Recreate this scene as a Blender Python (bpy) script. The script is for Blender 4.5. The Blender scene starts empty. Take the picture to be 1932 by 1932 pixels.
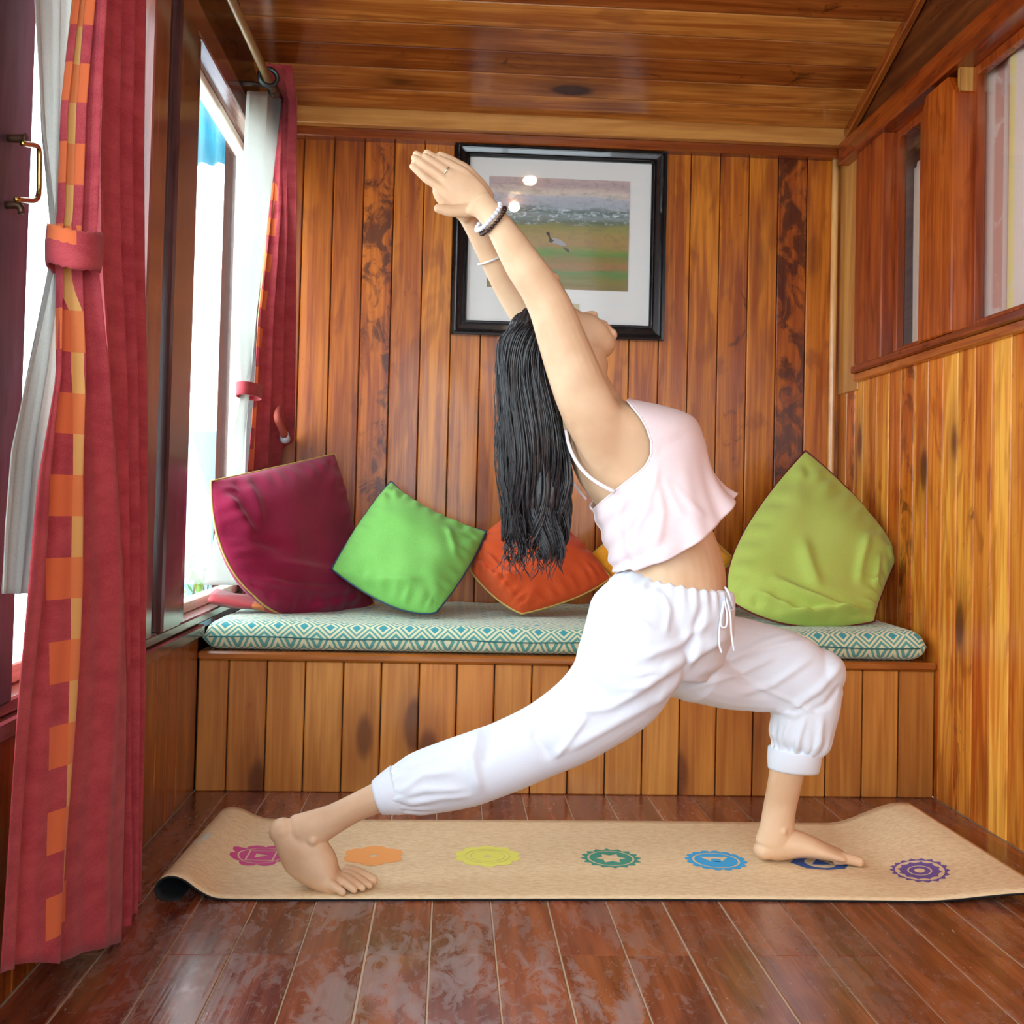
import bpy, bmesh, math, random
import numpy as np
from mathutils import Vector, Matrix, noise as mn
random.seed(7); np.random.seed(7)
S = bpy.context.scene
COL = S.collection
PI = math.pi
rad = math.radians

# ------------------------------------------------------------------ camera, sky, exposure
FPX, CAMH, PCY = 2080.0, 0.82, 896.6     # PCY: the frame sits a little below the lens axis (shift)
def cam_axes(yaw, pitch, roll):
    f = np.array([math.sin(yaw)*math.cos(pitch), math.cos(yaw)*math.cos(pitch), math.sin(pitch)])
    r = np.array([math.cos(yaw), -math.sin(yaw), 0.0]); u = np.cross(r, f)
    c, s = math.cos(roll), math.sin(roll)
    return c*r+s*u, -s*r+c*u, f
AR, AU, AF = cam_axes(rad(3.108), rad(1.563), rad(1.370))
CAMP = np.array([0, 0, CAMH])
cd = bpy.data.cameras.new('camera'); cam = bpy.data.objects.new('camera', cd); COL.objects.link(cam)
cd.sensor_width = 36.0; cd.lens = FPX/1932*36.0; cd.clip_start = 0.05; cd.shift_y = -(966-PCY)/1932
mw = Matrix.Identity(4)
for i in range(3):
    mw[i][0] = AR[i]; mw[i][1] = AU[i]; mw[i][2] = -AF[i]; mw[i][3] = CAMP[i]
cam.matrix_world = mw
S.camera = cam
S.view_settings.view_transform = 'Standard'; S.view_settings.look = 'None'
S.view_settings.gamma = 1.0; S.view_settings.use_curve_mapping = False
S.view_settings.exposure = 0.42
wd = bpy.data.worlds.new('sky'); S.world = wd; wd.use_nodes = True
_bg = wd.node_tree.nodes['Background']
_bg.inputs[0].default_value = (0.80, 0.93, 1.0, 1); _bg.inputs[1].default_value = 7.0
try:
    S.cycles.max_bounces = 6; S.cycles.diffuse_bounces = 3; S.cycles.glossy_bounces = 3
    S.cycles.use_adaptive_sampling = True; S.cycles.adaptive_threshold = 0.04; S.cycles.adaptive_min_samples = 12
    S.cycles.transmission_bounces = 6; S.cycles.transparent_max_bounces = 12
    S.cycles.caustics_reflective = False; S.cycles.caustics_refractive = False
    S.cycles.sample_clamp_indirect = 6.0
except Exception: pass

def at(px, py, X=None, Y=None, Z=None):
    """point of the room seen at a photograph pixel, on a plane of the room"""
    d = AR*((px-966)/FPX) + AU*((PCY-py)/FPX) + AF
    t = X/d[0] if X is not None else (Y/d[1] if Y is not None else (Z-CAMH)/d[2])
    return Vector(CAMP+d*t)
def proj(P):
    P = np.asarray(P, float)-CAMP
    w = P@AF
    return 966+FPX*(P@AR)/w, PCY-FPX*(P@AU)/w

XL, XR, YB, YW = -0.70, 1.42, 3.15, 4.00     # left wall, right wall, bench front, back wall
YREAR = -1.3

# ------------------------------------------------------------------ object helpers
def tag(o, label=None, cat=None, group=None, kind=None):
    if label: o['label'] = label
    if cat: o['category'] = cat
    if group: o['group'] = group
    if kind: o['kind'] = kind
    return o
def empty(name, loc, label=None, cat=None, group=None):
    o = bpy.data.objects.new(name, None); o.empty_display_size = 0.05
    o.location = loc; COL.objects.link(o); return tag(o, label, cat, group)
def attach(o, parent):
    """parent keeping world coordinates (parents here only carry a location)"""
    o.parent = parent
    tot = Vector((0, 0, 0)); q = parent
    # world location of the parent: matrix_parent_inverse cancels every ancestor
    tot = Vector(parent.location)
    o.matrix_parent_inverse = Matrix.Translation(tot).inverted()
    return o
def obj(name, bm, mat, parent=None, smooth=False, loc=None):
    me = bpy.data.meshes.new(name)
    if isinstance(bm, bmesh.types.BMesh):
        bmesh.ops.recalc_face_normals(bm, faces=bm.faces)
        bm.to_mesh(me); bm.free()
    else:
        me = bm
    if mat: me.materials.append(mat)
    if smooth:
        me.polygons.foreach_set('use_smooth', [True]*len(me.polygons))
    o = bpy.data.objects.new(name, me); COL.objects.link(o)
    if loc is not None: o.location = loc
    if parent is not None: attach(o, parent)
    return o
def abox(bm, x0, x1, y0, y1, z0, z1, bev=0.0):
    g = bmesh.ops.create_cube(bm, size=1.0)
    vs = g['verts']
    for v in vs:
        v.co = Vector(((x0+x1)/2+v.co.x*(x1-x0), (y0+y1)/2+v.co.y*(y1-y0), (z0+z1)/2+v.co.z*(z1-z0)))
    if bev > 0:
        es = set(e for v in vs for e in v.link_edges)
        bmesh.ops.bevel(bm, geom=list(es), offset=bev, segments=1, affect='EDGES')
def boxobj(name, x0, x1, y0, y1, z0, z1, mat, parent=None, bev=0.003):
    """box whose origin is its own centre, so the grain differs from piece to piece"""
    bm = bmesh.new(); cx, cy, cz = (x0+x1)/2, (y0+y1)/2, (z0+z1)/2
    abox(bm, x0-cx, x1-cx, y0-cy, y1-cy, z0-cz, z1-cz, bev)
    return obj(name, bm, mat, parent, loc=(cx, cy, cz))
_pm = {}
def plank(name, parent, size, loc, mat, tint=(1, 1, 1, 1), rot=None, bev=0.003):
    key = (tuple(round(s, 4) for s in size), mat.name)
    if key not in _pm:
        bm = bmesh.new(); sx, sy, sz = size
        abox(bm, -sx/2, sx/2, -sy/2, sy/2, -sz/2, sz/2, bev)
        bmesh.ops.recalc_face_normals(bm, faces=bm.faces)
        me = bpy.data.meshes.new(name); bm.to_mesh(me); bm.free(); me.materials.append(mat); _pm[key] = me
    o = bpy.data.objects.new(name, _pm[key]); COL.objects.link(o)
    o.location = loc
    if rot: o.rotation_euler = rot
    o.color = tint
    attach(o, parent)
    return o
def catmull(P, sub):
    P = [np.asarray(p, float) for p in P]; out = []
    n = len(P)
    for i in range(n-1):
        p0 = P[i-1] if i else 2*P[0]-P[1]; p1, p2 = P[i], P[i+1]
        p3 = P[i+2] if i+2 < n else 2*P[-1]-P[-2]
        for k in range(sub):
            t = k/sub
            out.append(0.5*((2*p1)+(-p0+p2)*t+(2*p0-5*p1+4*p2-p3)*t*t+(-p0+3*p1-3*p2+p3)*t**3))
    out.append(P[-1]); return out
def rings_to(bm, rings, cap=True, closed=True):
    R = [[bm.verts.new(p) for p in r] for r in rings]
    n = len(R[0])
    for a, b in zip(R[:-1], R[1:]):
        for i in range(n if closed else n-1):
            j = (i+1) % n
            try: bm.faces.new((a[i], a[j], b[j], b[i]))
            except ValueError: pass
    if cap:
        for r in (R[0], R[-1]):
            try: bm.faces.new(r)
            except ValueError: pass
    return R
def tube(bm, pts, r, n=8, sub=3, taper=None):
    """round tube through world points; r number or list"""
    rs = r if isinstance(r, (list, tuple)) else [r]*len(pts)
    Q = catmull([list(p)+[rr] for p, rr in zip(pts, rs)], sub)
    rings = []
    up = None
    for i, q in enumerate(Q):
        a = Q[max(i-1, 0)][:3]; b = Q[min(i+1, len(Q)-1)][:3]
        t = Vector(b-a)
        if t.length < 1e-9: t = Vector((0, 0, 1))
        t.normalize()
        if up is None:
            up = t.orthogonal().normalized()
        up = (up-t*up.dot(t))
        if up.length < 1e-6: up = t.orthogonal()
        up.normalize(); w = t.cross(up)
        c = Vector(q[:3]); rr = max(q[3], 1e-5)
        rings.append([c+(up*math.cos(2*PI*k/n)+w*math.sin(2*PI*k/n))*rr for k in range(n)])
    rings_to(bm, rings)
def loft(bm, secs, n=22, sub=4, rnd=True, pw=2.0):
    """closed limb: (px, py, depth Y, half width in px across the limb, half thickness in m along Y)"""
    W = []
    for px, py, Y, hw, hd in secs:
        c = at(px, py, Y=Y); W.append([c.x, c.y, c.z, hw*Y/FPX, hd])
    Q = catmull(W, sub) if len(W) > 2 else [np.array(w, float) for w in W]
    _loftw(bm, Q, n, rnd, pw)
def _loftw(bm, Q, n, rnd, pw):
    rings = []; m = len(Q)
    def frame(i):
        a = Q[max(i-1, 0)][:3]; b = Q[min(i+1, m-1)][:3]
        t = Vector(b-a).normalized()
        w = t.cross(Vector((0, 1, 0))).normalized(); d = w.cross(t).normalized()
        return t, w, d
    def ring(c, w, d, hw, hd):
        r = []
        for k in range(n):
            th = 2*PI*k/n; cc, ss = math.cos(th), math.sin(th)
            cc = math.copysign(abs(cc)**(2/pw), cc); ss = math.copysign(abs(ss)**(2/pw), ss)
            r.append(c+w*(hw*cc)+d*(hd*ss))
        return r
    t0, w0, d0 = frame(0); q = Q[0]; rr = min(q[3], q[4])
    if rnd:
        for a in (1.45, 1.1, 0.6):
            s = max(math.cos(a), .12); rings.append(ring(Vector(q[:3])-t0*rr*math.sin(a), w0, d0, q[3]*s, q[4]*s))
    for i in range(m):
        t, w, d = frame(i); rings.append(ring(Vector(Q[i][:3]), w, d, Q[i][3], Q[i][4]))
    t0, w0, d0 = frame(m-1); q = Q[-1]; rr = min(q[3], q[4])
    if rnd:
        for a in (0.6, 1.1, 1.45):
            s = max(math.cos(a), .12); rings.append(ring(Vector(q[:3])+t0*rr*math.sin(a), w0, d0, q[3]*s, q[4]*s))
    rings_to(bm, rings)
def loftFB(bm, secs, n=36, sub=4):
    """closed trunk from front and back silhouette pixels: (Fx,Fy,Bx,By,Y,half thickness)"""
    W = []
    for fx, fy, bx, by, Y, hd in secs:
        a = at(fx, fy, Y=Y); b = at(bx, by, Y=Y); W.append([*a, *b, hd])
    Q = catmull(W, sub); rings = []
    for q in Q:
        a, b = Vector(q[:3]), Vector(q[3:6]); c = (a+b)/2; h = (a-b)/2
        rings.append([c+h*math.cos(2*PI*k/n)+Vector((0, 1, 0))*(q[6]*math.sin(2*PI*k/n)) for k in range(n)])
    rings_to(bm, rings)
def ball(bm, c, r, rot=None, seg=20):
    g = bmesh.ops.create_uvsphere(bm, u_segments=seg, v_segments=seg//2+2, radius=1.0)
    M = Matrix.Translation(c) @ (rot or Matrix.Identity(4)) @ Matrix.Diagonal((*(r if isinstance(r, (tuple, list)) else (r, r, r)), 1))
    bmesh.ops.transform(bm, matrix=M, verts=g['verts'])
def fuse(name, bm, mat, voxel, iters, parent=None, post=None):
    """one continuous skin out of overlapping closed shapes"""
    bmesh.ops.recalc_face_normals(bm, faces=bm.faces)
    me = bpy.data.meshes.new(name+'_raw'); bm.to_mesh(me); bm.free()
    o = bpy.data.objects.new(name+'_raw', me); COL.objects.link(o)
    r = o.modifiers.new('r', 'REMESH'); r.mode = 'VOXEL'; r.voxel_size = voxel; r.adaptivity = 0
    s = o.modifiers.new('s', 'SMOOTH'); s.factor = 0.5; s.iterations = iters
    dg = bpy.context.evaluated_depsgraph_get()
    ev = o.evaluated_get(dg)
    m2 = bpy.data.meshes.new_from_object(ev, depsgraph=dg); m2.name = name
    bpy.data.objects.remove(o); bpy.data.meshes.remove(me)
    if post: post(m2)
    m2.materials.clear(); m2.materials.append(mat)
    m2.polygons.foreach_set('use_smooth', [True]*len(m2.polygons))
    q = bpy.data.objects.new(name, m2); COL.objects.link(q)
    if parent: attach(q, parent)
    return q
def verts_np(me):
    a = np.empty(len(me.vertices)*3, np.float32); me.vertices.foreach_get('co', a); return a.reshape(-1, 3).astype(float)
def norms_np(me):
    a = np.empty(len(me.vertices)*3, np.float32); me.vertices.foreach_get('normal', a); return a.reshape(-1, 3).astype(float)
def set_verts(me, V):
    me.vertices.foreach_set('co', V.astype(np.float32).ravel()); me.update()
def ridges(me, folds, side=0.35):
    """cloth folds on the side that faces -Y: (list of px points, width px, height m)"""
    V = verts_np(me); N = norms_np(me)
    x, y = proj(V)
    D = np.zeros(len(V))
    for pts, w, h in folds:
        best = np.full(len(V), 1e9); along = np.zeros(len(V))
        L = len(pts)-1
        for i in range(L):
            a = np.array(pts[i], float); b = np.array(pts[i+1], float); ab = b-a
            t = np.clip(((x-a[0])*ab[0]+(y-a[1])*ab[1])/(ab@ab), 0, 1)
            d = np.hypot(x-a[0]-t*ab[0], y-a[1]-t*ab[1])
            m = d < best; best[m] = d[m]; along[m] = (i+t[m])/L
        fade = np.clip(np.minimum(along, 1-along)*5+0.15, 0, 1)
        D += 1.45*h*np.exp(-(best/w)**2)*fade
    k = np.clip((side-N[:, 1])/(side+0.3), 0, 1)
    set_verts(me, V+N*(D*k)[:, None])

# ------------------------------------------------------------------ material helpers
class NT:
    def __init__(s, name):
        s.m = bpy.data.materials.new(name); s.m.use_nodes = True
        s.t = s.m.node_tree; s.n = s.t.nodes; s.n.clear()
        s.out = s.n.new('ShaderNodeOutputMaterial')
    def node(s, typ, **kw):
        q = s.n.new(typ)
        for k, v in kw.items():
            if k.startswith('i_'):
                key = k[2:]; key = int(key) if key.isdigit() else key.replace('_', ' ')
                s.put(q.inputs[key], v)
            else: setattr(q, k, v)
        return q
    def put(s, sock, v):
        if isinstance(v, bpy.types.NodeSocket): s.t.links.new(v, sock)
        elif isinstance(v, bpy.types.Node): s.t.links.new(v.outputs[0], sock)
        else:
            if hasattr(sock.default_value, '__len__') and len(sock.default_value) == 4 and len(v) == 3: v = (*v, 1)
            sock.default_value = v
    def math(s, op, a, b=None, c=None, clamp=False):
        q = s.n.new('ShaderNodeMath'); q.operation = op; q.use_clamp = clamp
        s.put(q.inputs[0], a)
        if b is not None: s.put(q.inputs[1], b)
        if c is not None: s.put(q.inputs[2], c)
        return q.outputs[0]
    def mix(s, f, a, b, mode='MIX'):
        q = s.n.new('ShaderNodeMix'); q.data_type = 'RGBA'; q.blend_type = mode
        s.put(q.inputs[0], f); s.put(q.inputs[6], a); s.put(q.inputs[7], b); return q.outputs[2]
    def noise(s, vec, scale, detail=3, rough=0.5, dist=0.0, w=None):
        q = s.n.new('ShaderNodeTexNoise')
        if w is not None: q.noise_dimensions = '4D'; s.put(q.inputs['W'], w)
        s.put(q.inputs['Vector'], vec); q.inputs['Scale'].default_value = scale
        q.inputs['Detail'].default_value = detail; q.inputs['Roughness'].default_value = rough
        q.inputs['Distortion'].default_value = dist; return q.outputs[0]
    def mapr(s, v, a, b, c=0.0, d=1.0, smooth=True):
        q = s.n.new('ShaderNodeMapRange'); q.interpolation_type = 'SMOOTHSTEP' if smooth else 'LINEAR'
        s.put(q.inputs[0], v)
        for i, k in enumerate((a, b, c, d)): s.put(q.inputs[i+1], k)
        return q.outputs[0]
    def mapping(s, vec, scale=(1, 1, 1), loc=(0, 0, 0), rot=(0, 0, 0)):
        q = s.n.new('ShaderNodeMapping'); s.put(q.inputs[0], vec)
        q.inputs['Scale'].default_value = scale
        q.inputs['Rotation'].default_value = rot
        s.put(q.inputs['Location'], loc) if not isinstance(loc, tuple) else setattr(q.inputs['Location'], 'default_value', loc)
        return q.outputs[0]
    def coord(s, which='Object'):
        return s.n.new('ShaderNodeTexCoord').outputs[which]
    def bump(s, h, strength=0.3, dist=0.002):
        q = s.n.new('ShaderNodeBump'); q.inputs['Strength'].default_value = strength; q.inputs['Distance'].default_value = dist
        s.put(q.inputs['Height'], h); return q.outputs[0]
    def bsdf(s, color, rough=0.5, normal=None, **kw):
        q = s.n.new('ShaderNodeBsdfPrincipled'); s.put(q.inputs['Base Color'], color); s.put(q.inputs['Roughness'], rough)
        if normal is not None: s.put(q.inputs['Normal'], normal)
        for k, v in kw.items(): s.put(q.inputs[k.replace('_', ' ')], v)
        s.t.links.new(q.outputs[0], s.out.inputs[0]); return q
def srgb(r, g, b):
    f = lambda c: (c/255/12.92) if c/255 <= 0.04045 else ((c/255+0.055)/1.055)**2.4
    return (f(r), f(g), f(b))
def plain(name, col, rough=0.5, **kw):
    t = NT(name); t.bsdf((*col, 1), rough, **kw); return t.m

def wood(name, light, dark, mott, axis=2, rough=0.22, coat=0.35, knots=0.5, mottle=0.0, bumpk=0.25, worn=None, stain=0.45):
    """varnished board: long grain, cathedral figure, dark mottling and knots.
    Object colour multiplies the board; its alpha adds dark figure."""
    t = NT(name); info = t.n.new('ShaderNodeObjectInfo')
    rnd = info.outputs['Random']; oc = info.outputs['Color']; al = info.outputs['Alpha']
    off = t.n.new('ShaderNodeVectorMath'); off.operation = 'ADD'; t.put(off.inputs[0], t.coord('Object'))
    t.put(off.inputs[1], t.math('MULTIPLY', rnd, 37.0)); co = off.outputs[0]; w = None
    def sc(across, along):
        v = [across]*3; v[axis] = along; return t.mapping(co, tuple(v))
    g1 = t.noise(sc(9, 0.55), 1.0, 2, 0.55, 0.6)                 # broad figure
    bands = t.math('SINE', t.math('MULTIPLY', g1, 46.0))
    bands = t.mapr(bands, -1, 1, 0, 1)
    g2 = t.noise(sc(130, 3.0), 1.0, 1, 0.6)                  # pores
    g3 = t.noise(sc(16, 1.3), 1.0, 3, 0.6, 0.8)
    f = t.math('ADD', t.math('MULTIPLY', bands, 0.13), t.math('ADD', t.math('MULTIPLY', g2, 0.35), t.math('MULTIPLY', g3, 0.85)))
    f = t.mapr(f, 0.42, 0.90)
    c = t.mix(f, (*light, 1), (*dark, 1))
    st = t.noise(t.mapping(sc(11, 3.2), loc=(7.3, 3.1, 5.7)), 1.0, 2, 0.6, 1.2)
    c = t.mix(t.math('MULTIPLY', t.mapr(st, .50, .68), stain), c, (dark[0]*.62, dark[1]*.50, dark[2]*.45, 1))
    m1 = t.noise(sc(14, 9.0), 1.0, 4, 0.62, 1.6)
    m2 = t.noise(sc(5, 1.6), 1.0, 1, 0.5)
    mk = t.math('ADD', t.math('MULTIPLY', m1, 0.62), t.math('MULTIPLY', m2, 0.38))
    amt = t.math('ADD', t.math('SUBTRACT', 1.0, al), mottle)       # alpha 1 -> none, alpha 0 -> strong
    thr = t.math('SUBTRACT', 0.69, t.math('MULTIPLY', amt, 0.185))
    mm = t.mapr(mk, thr, t.math('ADD', thr, 0.12))
    c = t.mix(t.math('MULTIPLY', mm, 0.80), c, (*mott, 1))
    vo = t.n.new('ShaderNodeTexVoronoi'); vo.feature = 'F1'
    t.put(vo.inputs['Vector'], sc(5.0, 1.9)); vo.inputs['Scale'].default_value = 1.0
    kd = t.math('ADD', vo.outputs['Distance'], t.math('MULTIPLY', g3, 0.06))
    kn = t.mapr(kd, 0.21, 0.13, 0.0, knots)
    c = t.mix(kn, c, (mott[0]*0.55, mott[1]*0.5, mott[2]*0.5, 1))
    hal = t.mapr(kd, 0.42, 0.18, 0.0, knots*0.45)
    c = t.mix(hal, c, (mott[0]*1.3, mott[1]*1.2, mott[2], 1))
    c = t.mix(1.0, c, oc, 'MULTIPLY')
    r = rough; extra = None
    if worn:
        c, r = worn(t, co, c, rough, w)
    t.bsdf(c, r, t.bump(g2, bumpk, 0.0015), Coat_Weight=coat, Coat_Roughness=0.12, Specular_IOR_Level=0.45)
    return t.m
def fabric(name, col, col2=None, scale=420, rough=0.85, sheen=0.3, bumpk=0.25, transl=0.0):
    t = NT(name); co = t.coord('Object'); c2 = col2 or tuple(k*0.82 for k in col)
    n1 = t.noise(co, scale, 2, 0.6); n2 = t.noise(co, 6, 3, 0.5)
    c = t.mix(t.mapr(t.math('ADD', t.math('MULTIPLY', n1, .6), t.math('MULTIPLY', n2, .4)), .35, .65), (*col, 1), (*c2, 1))
    b = t.bsdf(c, rough, t.bump(n1, bumpk, 0.001), Sheen_Weight=sheen, Specular_IOR_Level=0.2)
    if transl > 0:
        tr = t.n.new('ShaderNodeBsdfTranslucent'); t.put(tr.inputs[0], c)
        mx = t.n.new('ShaderNodeMixShader'); mx.inputs[0].default_value = transl
        t.t.links.new(b.outputs[0], mx.inputs[1]); t.t.links.new(tr.outputs[0], mx.inputs[2]); t.t.links.new(mx.outputs[0], t.out.inputs[0])
    return t.m
def pane_mat(name, tint=(1, 1, 1), refl=1.0):
    t = NT(name)
    tr = t.n.new('ShaderNodeBsdfTransparent'); tr.inputs[0].default_value = (*tint, 1)
    gl = t.n.new('ShaderNodeBsdfGlossy'); gl.inputs['Roughness'].default_value = 0.02
    lw = t.n.new('ShaderNodeLayerWeight')
    fr = t.math('ADD', t.math('MULTIPLY', t.math('POWER', lw.outputs['Facing'], 5.0), 0.9), 0.04)
    mx = t.n.new('ShaderNodeMixShader'); t.put(mx.inputs[0], t.math('MULTIPLY', fr, refl))
    t.t.links.new(tr.outputs[0], mx.inputs[1]); t.t.links.new(gl.outputs[0], mx.inputs[2]); t.t.links.new(mx.outputs[0], t.out.inputs[0])
    return t.m

# ------------------------------------------------------------------ materials of the room
W_BACK = wood('varnished_pine_wall', srgb(214, 132, 34), srgb(154, 74, 14), srgb(64, 18, 8), 2, 0.34, 0.22, 0.25, 0.16, stain=.5)
W_BENCH = wood('honey_pine_bench', srgb(218, 154, 74), srgb(184, 116, 48), srgb(104, 54, 22), 2, 0.36, 0.18, 0.8, stain=.12)
W_RIGHT = wood('golden_pine_wall', srgb(246, 176, 72), srgb(196, 96, 18), srgb(100, 38, 12), 2, 0.34, 0.2, 0.9, 0.22, stain=.6)
W_LEFT = wood('left_wall_pine', srgb(190, 118, 46), srgb(140, 70, 20), srgb(70, 28, 12), 2, 0.3, 0.3, 0.4)
W_CEIL = wood('ceiling_pine', srgb(186, 122, 58), srgb(140, 76, 30), srgb(62, 22, 10), 0, 0.22, 0.5, 1.0, 0.1, stain=.4)
W_TRIMX = wood('trim_pine', srgb(190, 118, 50), srgb(150, 78, 26), srgb(70, 26, 12), 0, 0.25, 0.4, 0.2)
W_TRIMY = wood('trim_pine_long', srgb(176, 96, 36), srgb(128, 56, 18), srgb(64, 22, 10), 1, 0.25, 0.4, 0.2)
W_TRIMZ = wood('post_pine', srgb(196, 104, 36), srgb(146, 62, 18), srgb(70, 24, 12), 2, 0.25, 0.4, 0.3)
W_TAN = wood('tan_pine_trim', srgb(210, 150, 78), srgb(176, 112, 50), srgb(110, 60, 26), 0, 0.3, 0.3, 0.3, stain=.1)
W_LITZ = wood('lit_pine_post', srgb(214, 158, 84), srgb(186, 122, 58), srgb(110, 60, 26), 2, 0.3, 0.3, 0.5, stain=.1)  # paler post pine: the window light on these boards is painted in
W_DARK = wood('dark_window_wood', srgb(104, 66, 60), srgb(72, 40, 36), srgb(44, 22, 20), 2, 0.2, 0.6, 0.2)
W_DARKY = wood('dark_window_wood_long', srgb(110, 70, 60), srgb(74, 42, 36), srgb(44, 22, 20), 1, 0.2, 0.6, 0.2)
W_MATT = wood('matt_dark_window_wood', srgb(92, 76, 86), srgb(70, 56, 64), srgb(46, 34, 40), 2, 0.5, 0.0, 0.2)  # grey-violet reflection on the stile is put into this base colour
GROOVE = plain('groove_shadow_wood', srgb(70, 30, 12), 0.7)
def floor_worn(t, co, c, rough, w):
    gl = t.n.new('ShaderNodeNewGeometry').outputs['Position']
    dv = t.n.new('ShaderNodeVectorMath'); dv.operation = 'LENGTH'; t.put(dv.inputs[0], t.mapping(gl, (1.25, .8, 0), (.12, -1.45, 0)))
    a = t.noise(t.mapping(gl, (5, 2.2, 1)), 1.0, 5, 0.62, 1.0)
    b = t.noise(t.mapping(gl, (26, 12, 1)), 1.0, 5, 0.7, 1.4)
    k = t.mapr(t.math('ADD', t.math('MULTIPLY', a, .55), t.math('MULTIPLY', b, .45)), .47, .58)
    k = t.math('MULTIPLY', k, (lambda d: t.mapr(t.math('ADD', d, t.math('MULTIPLY', t.math('SUBTRACT', t.noise(t.mapping(gl, (2.5, 2.0, 1)), 1.0, 3, .6), .5), .7)), .85, .25, .22, 1.0))(
        dv.outputs['Value']))
    c = t.mix(t.math('MULTIPLY', k, .62), c, (*srgb(160, 144, 140), 1))
    s = t.mapr(t.noise(t.mapping(gl, (90, 30, 1)), 1.0, 4, .6, .5), .69, .74)
    c = t.mix(t.math('MULTIPLY', s, .7), c, (*srgb(196, 178, 156), 1))
    r = t.math('ADD', t.math('MULTIPLY', k, 0.20), 0.24)
    return c, r
W_FLOOR = wood('worn_red_floorboard', srgb(150, 84, 52), srgb(104, 50, 32), srgb(52, 24, 20), 1, 0.2, 0.25, 0.15, 0.1, 0.35, floor_worn)
FILLER = plain('pale_seam_filler', srgb(190, 168, 140), 0.8)

# ------------------------------------------------------------------ floor
def tr(lo, hi, a=1.0, hue=0.0):
    v = random.uniform(lo, hi); return (v, v*(1-hue*random.random()), v*(1-1.6*hue*random.random()), a)
bm = bmesh.new(); abox(bm, XL-.05, XR+.05, YREAR, YB+.02, -0.06, -0.0022)
floor = tag(obj('floor', bm, FILLER), 'worn reddish brown board floor with pale seams under the yoga mat', kind='structure')
seams = [-0.70, -0.605, -0.491, -0.376, -0.256, -0.135, -0.018, 0.101, 0.22, 0.342, 0.46, 0.581, 0.707, 0.82, 0.94, 1.065, 1.187, 1.305, 1.42]
for i, (a, b) in enumerate(zip(seams[:-1], seams[1:])):
    g = random.choice((0.0018, 0.003, 0.0042)) if i % 5 else 0.005
    js = [YREAR] + ([2.03] if i % 3 != 1 else [0.9]) + [YB+.015]
    for y0, y1 in zip(js[:-1], js[1:]):
        w = b-a-g
        plank('floorboard', floor, (round(w, 3), round(y1-y0-.002, 3), 0.02), ((a+b)/2, (y0+y1)/2, -0.0105+0.0005), W_FLOOR,
              tr(.85, 1.15, random.uniform(.5, 1), .12), bev=0.0012)

# ------------------------------------------------------------------ back wall
bm = bmesh.new(); abox(bm, XL-.15, XR+.10, YW+.012, YW+.10, 0.0, 2.6)
wall_back = tag(obj('wall_back', bm, GROOVE), kind='structure')
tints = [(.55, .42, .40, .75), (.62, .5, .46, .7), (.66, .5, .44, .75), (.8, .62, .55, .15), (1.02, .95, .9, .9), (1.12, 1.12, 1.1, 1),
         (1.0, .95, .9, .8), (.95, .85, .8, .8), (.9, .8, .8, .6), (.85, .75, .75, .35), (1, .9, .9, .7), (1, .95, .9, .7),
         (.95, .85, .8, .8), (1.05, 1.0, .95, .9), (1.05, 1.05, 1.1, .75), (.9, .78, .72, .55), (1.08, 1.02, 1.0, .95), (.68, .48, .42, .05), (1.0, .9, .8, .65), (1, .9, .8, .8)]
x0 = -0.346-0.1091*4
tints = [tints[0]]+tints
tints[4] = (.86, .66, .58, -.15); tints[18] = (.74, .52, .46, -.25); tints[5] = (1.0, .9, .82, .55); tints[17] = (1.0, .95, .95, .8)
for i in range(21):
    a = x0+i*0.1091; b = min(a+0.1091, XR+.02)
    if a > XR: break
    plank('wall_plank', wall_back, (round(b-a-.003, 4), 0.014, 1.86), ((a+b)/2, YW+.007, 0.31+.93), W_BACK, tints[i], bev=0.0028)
# header beam at the ceiling joint and slim mouldings
HZ0, HZ1 = 2.150, 2.205
boxobj('trim_1', XL, XR, YW-.085, YW+.01, HZ0+.012, HZ1+.05, W_TAN, None, .004)['kind'] = 'structure'
boxobj('trim_2', XL, XR, YW-.050, YW+.01, HZ0-.022, HZ0+.013, W_TRIMX, None, .004)['kind'] = 'structure'
bpy.data.objects['trim_2'].color = (.55, .34, .3, .9)
# round corner pole
bm = bmesh.new(); p0, p1 = Vector((1.391, YW-.012, .47)), Vector((1.391, YW-.012, 2.135))
tube(bm, [p0, (p0+p1)/2, p1], .0125, 14)
tag(obj('trim_3', bm, wood('pale_pole', srgb(238, 186, 120), srgb(214, 150, 84), srgb(120, 60, 24), 2, .2, .6, .1), None, True), 'pale round wooden pole in the right corner', kind='structure')

# ------------------------------------------------------------------ ceiling (gable, boards across)
SL = 0.35; PKY = 1.45
CY0, CZ0 = YW-.085, HZ1+.012
CANG = math.atan(SL)
def ceil_z(y): return CZ0+SL*(CY0-y) if y >= PKY else CZ0+SL*(CY0-PKY)-SL*(PKY-y)
bm = bmesh.new()
prof = [(CY0+.12, ceil_z(CY0+.12)), (PKY, ceil_z(PKY)), (YREAR-.1, ceil_z(YREAR-.1))]
for (ya, za), (yb, zb) in zip(prof[:-1], prof[1:]):
    vs = [bm.verts.new(v) for v in ((XL-.15, ya, za+.02), (XR+.15, ya, za+.02), (XR+.15, yb, zb+.02), (XL-.15, yb, zb+.02),
                                    (XL-.15, ya, za+.10), (XR+.15, ya, za+.10), (XR+.15, yb, zb+.10), (XL-.15, yb, zb+.10))]
    for f in ((0, 1, 2, 3), (7, 6, 5, 4), (0, 4, 5, 1), (1, 5, 6, 2), (2, 6, 7, 3), (3, 7, 4, 0)): bm.faces.new([vs[k] for k in f])
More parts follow.
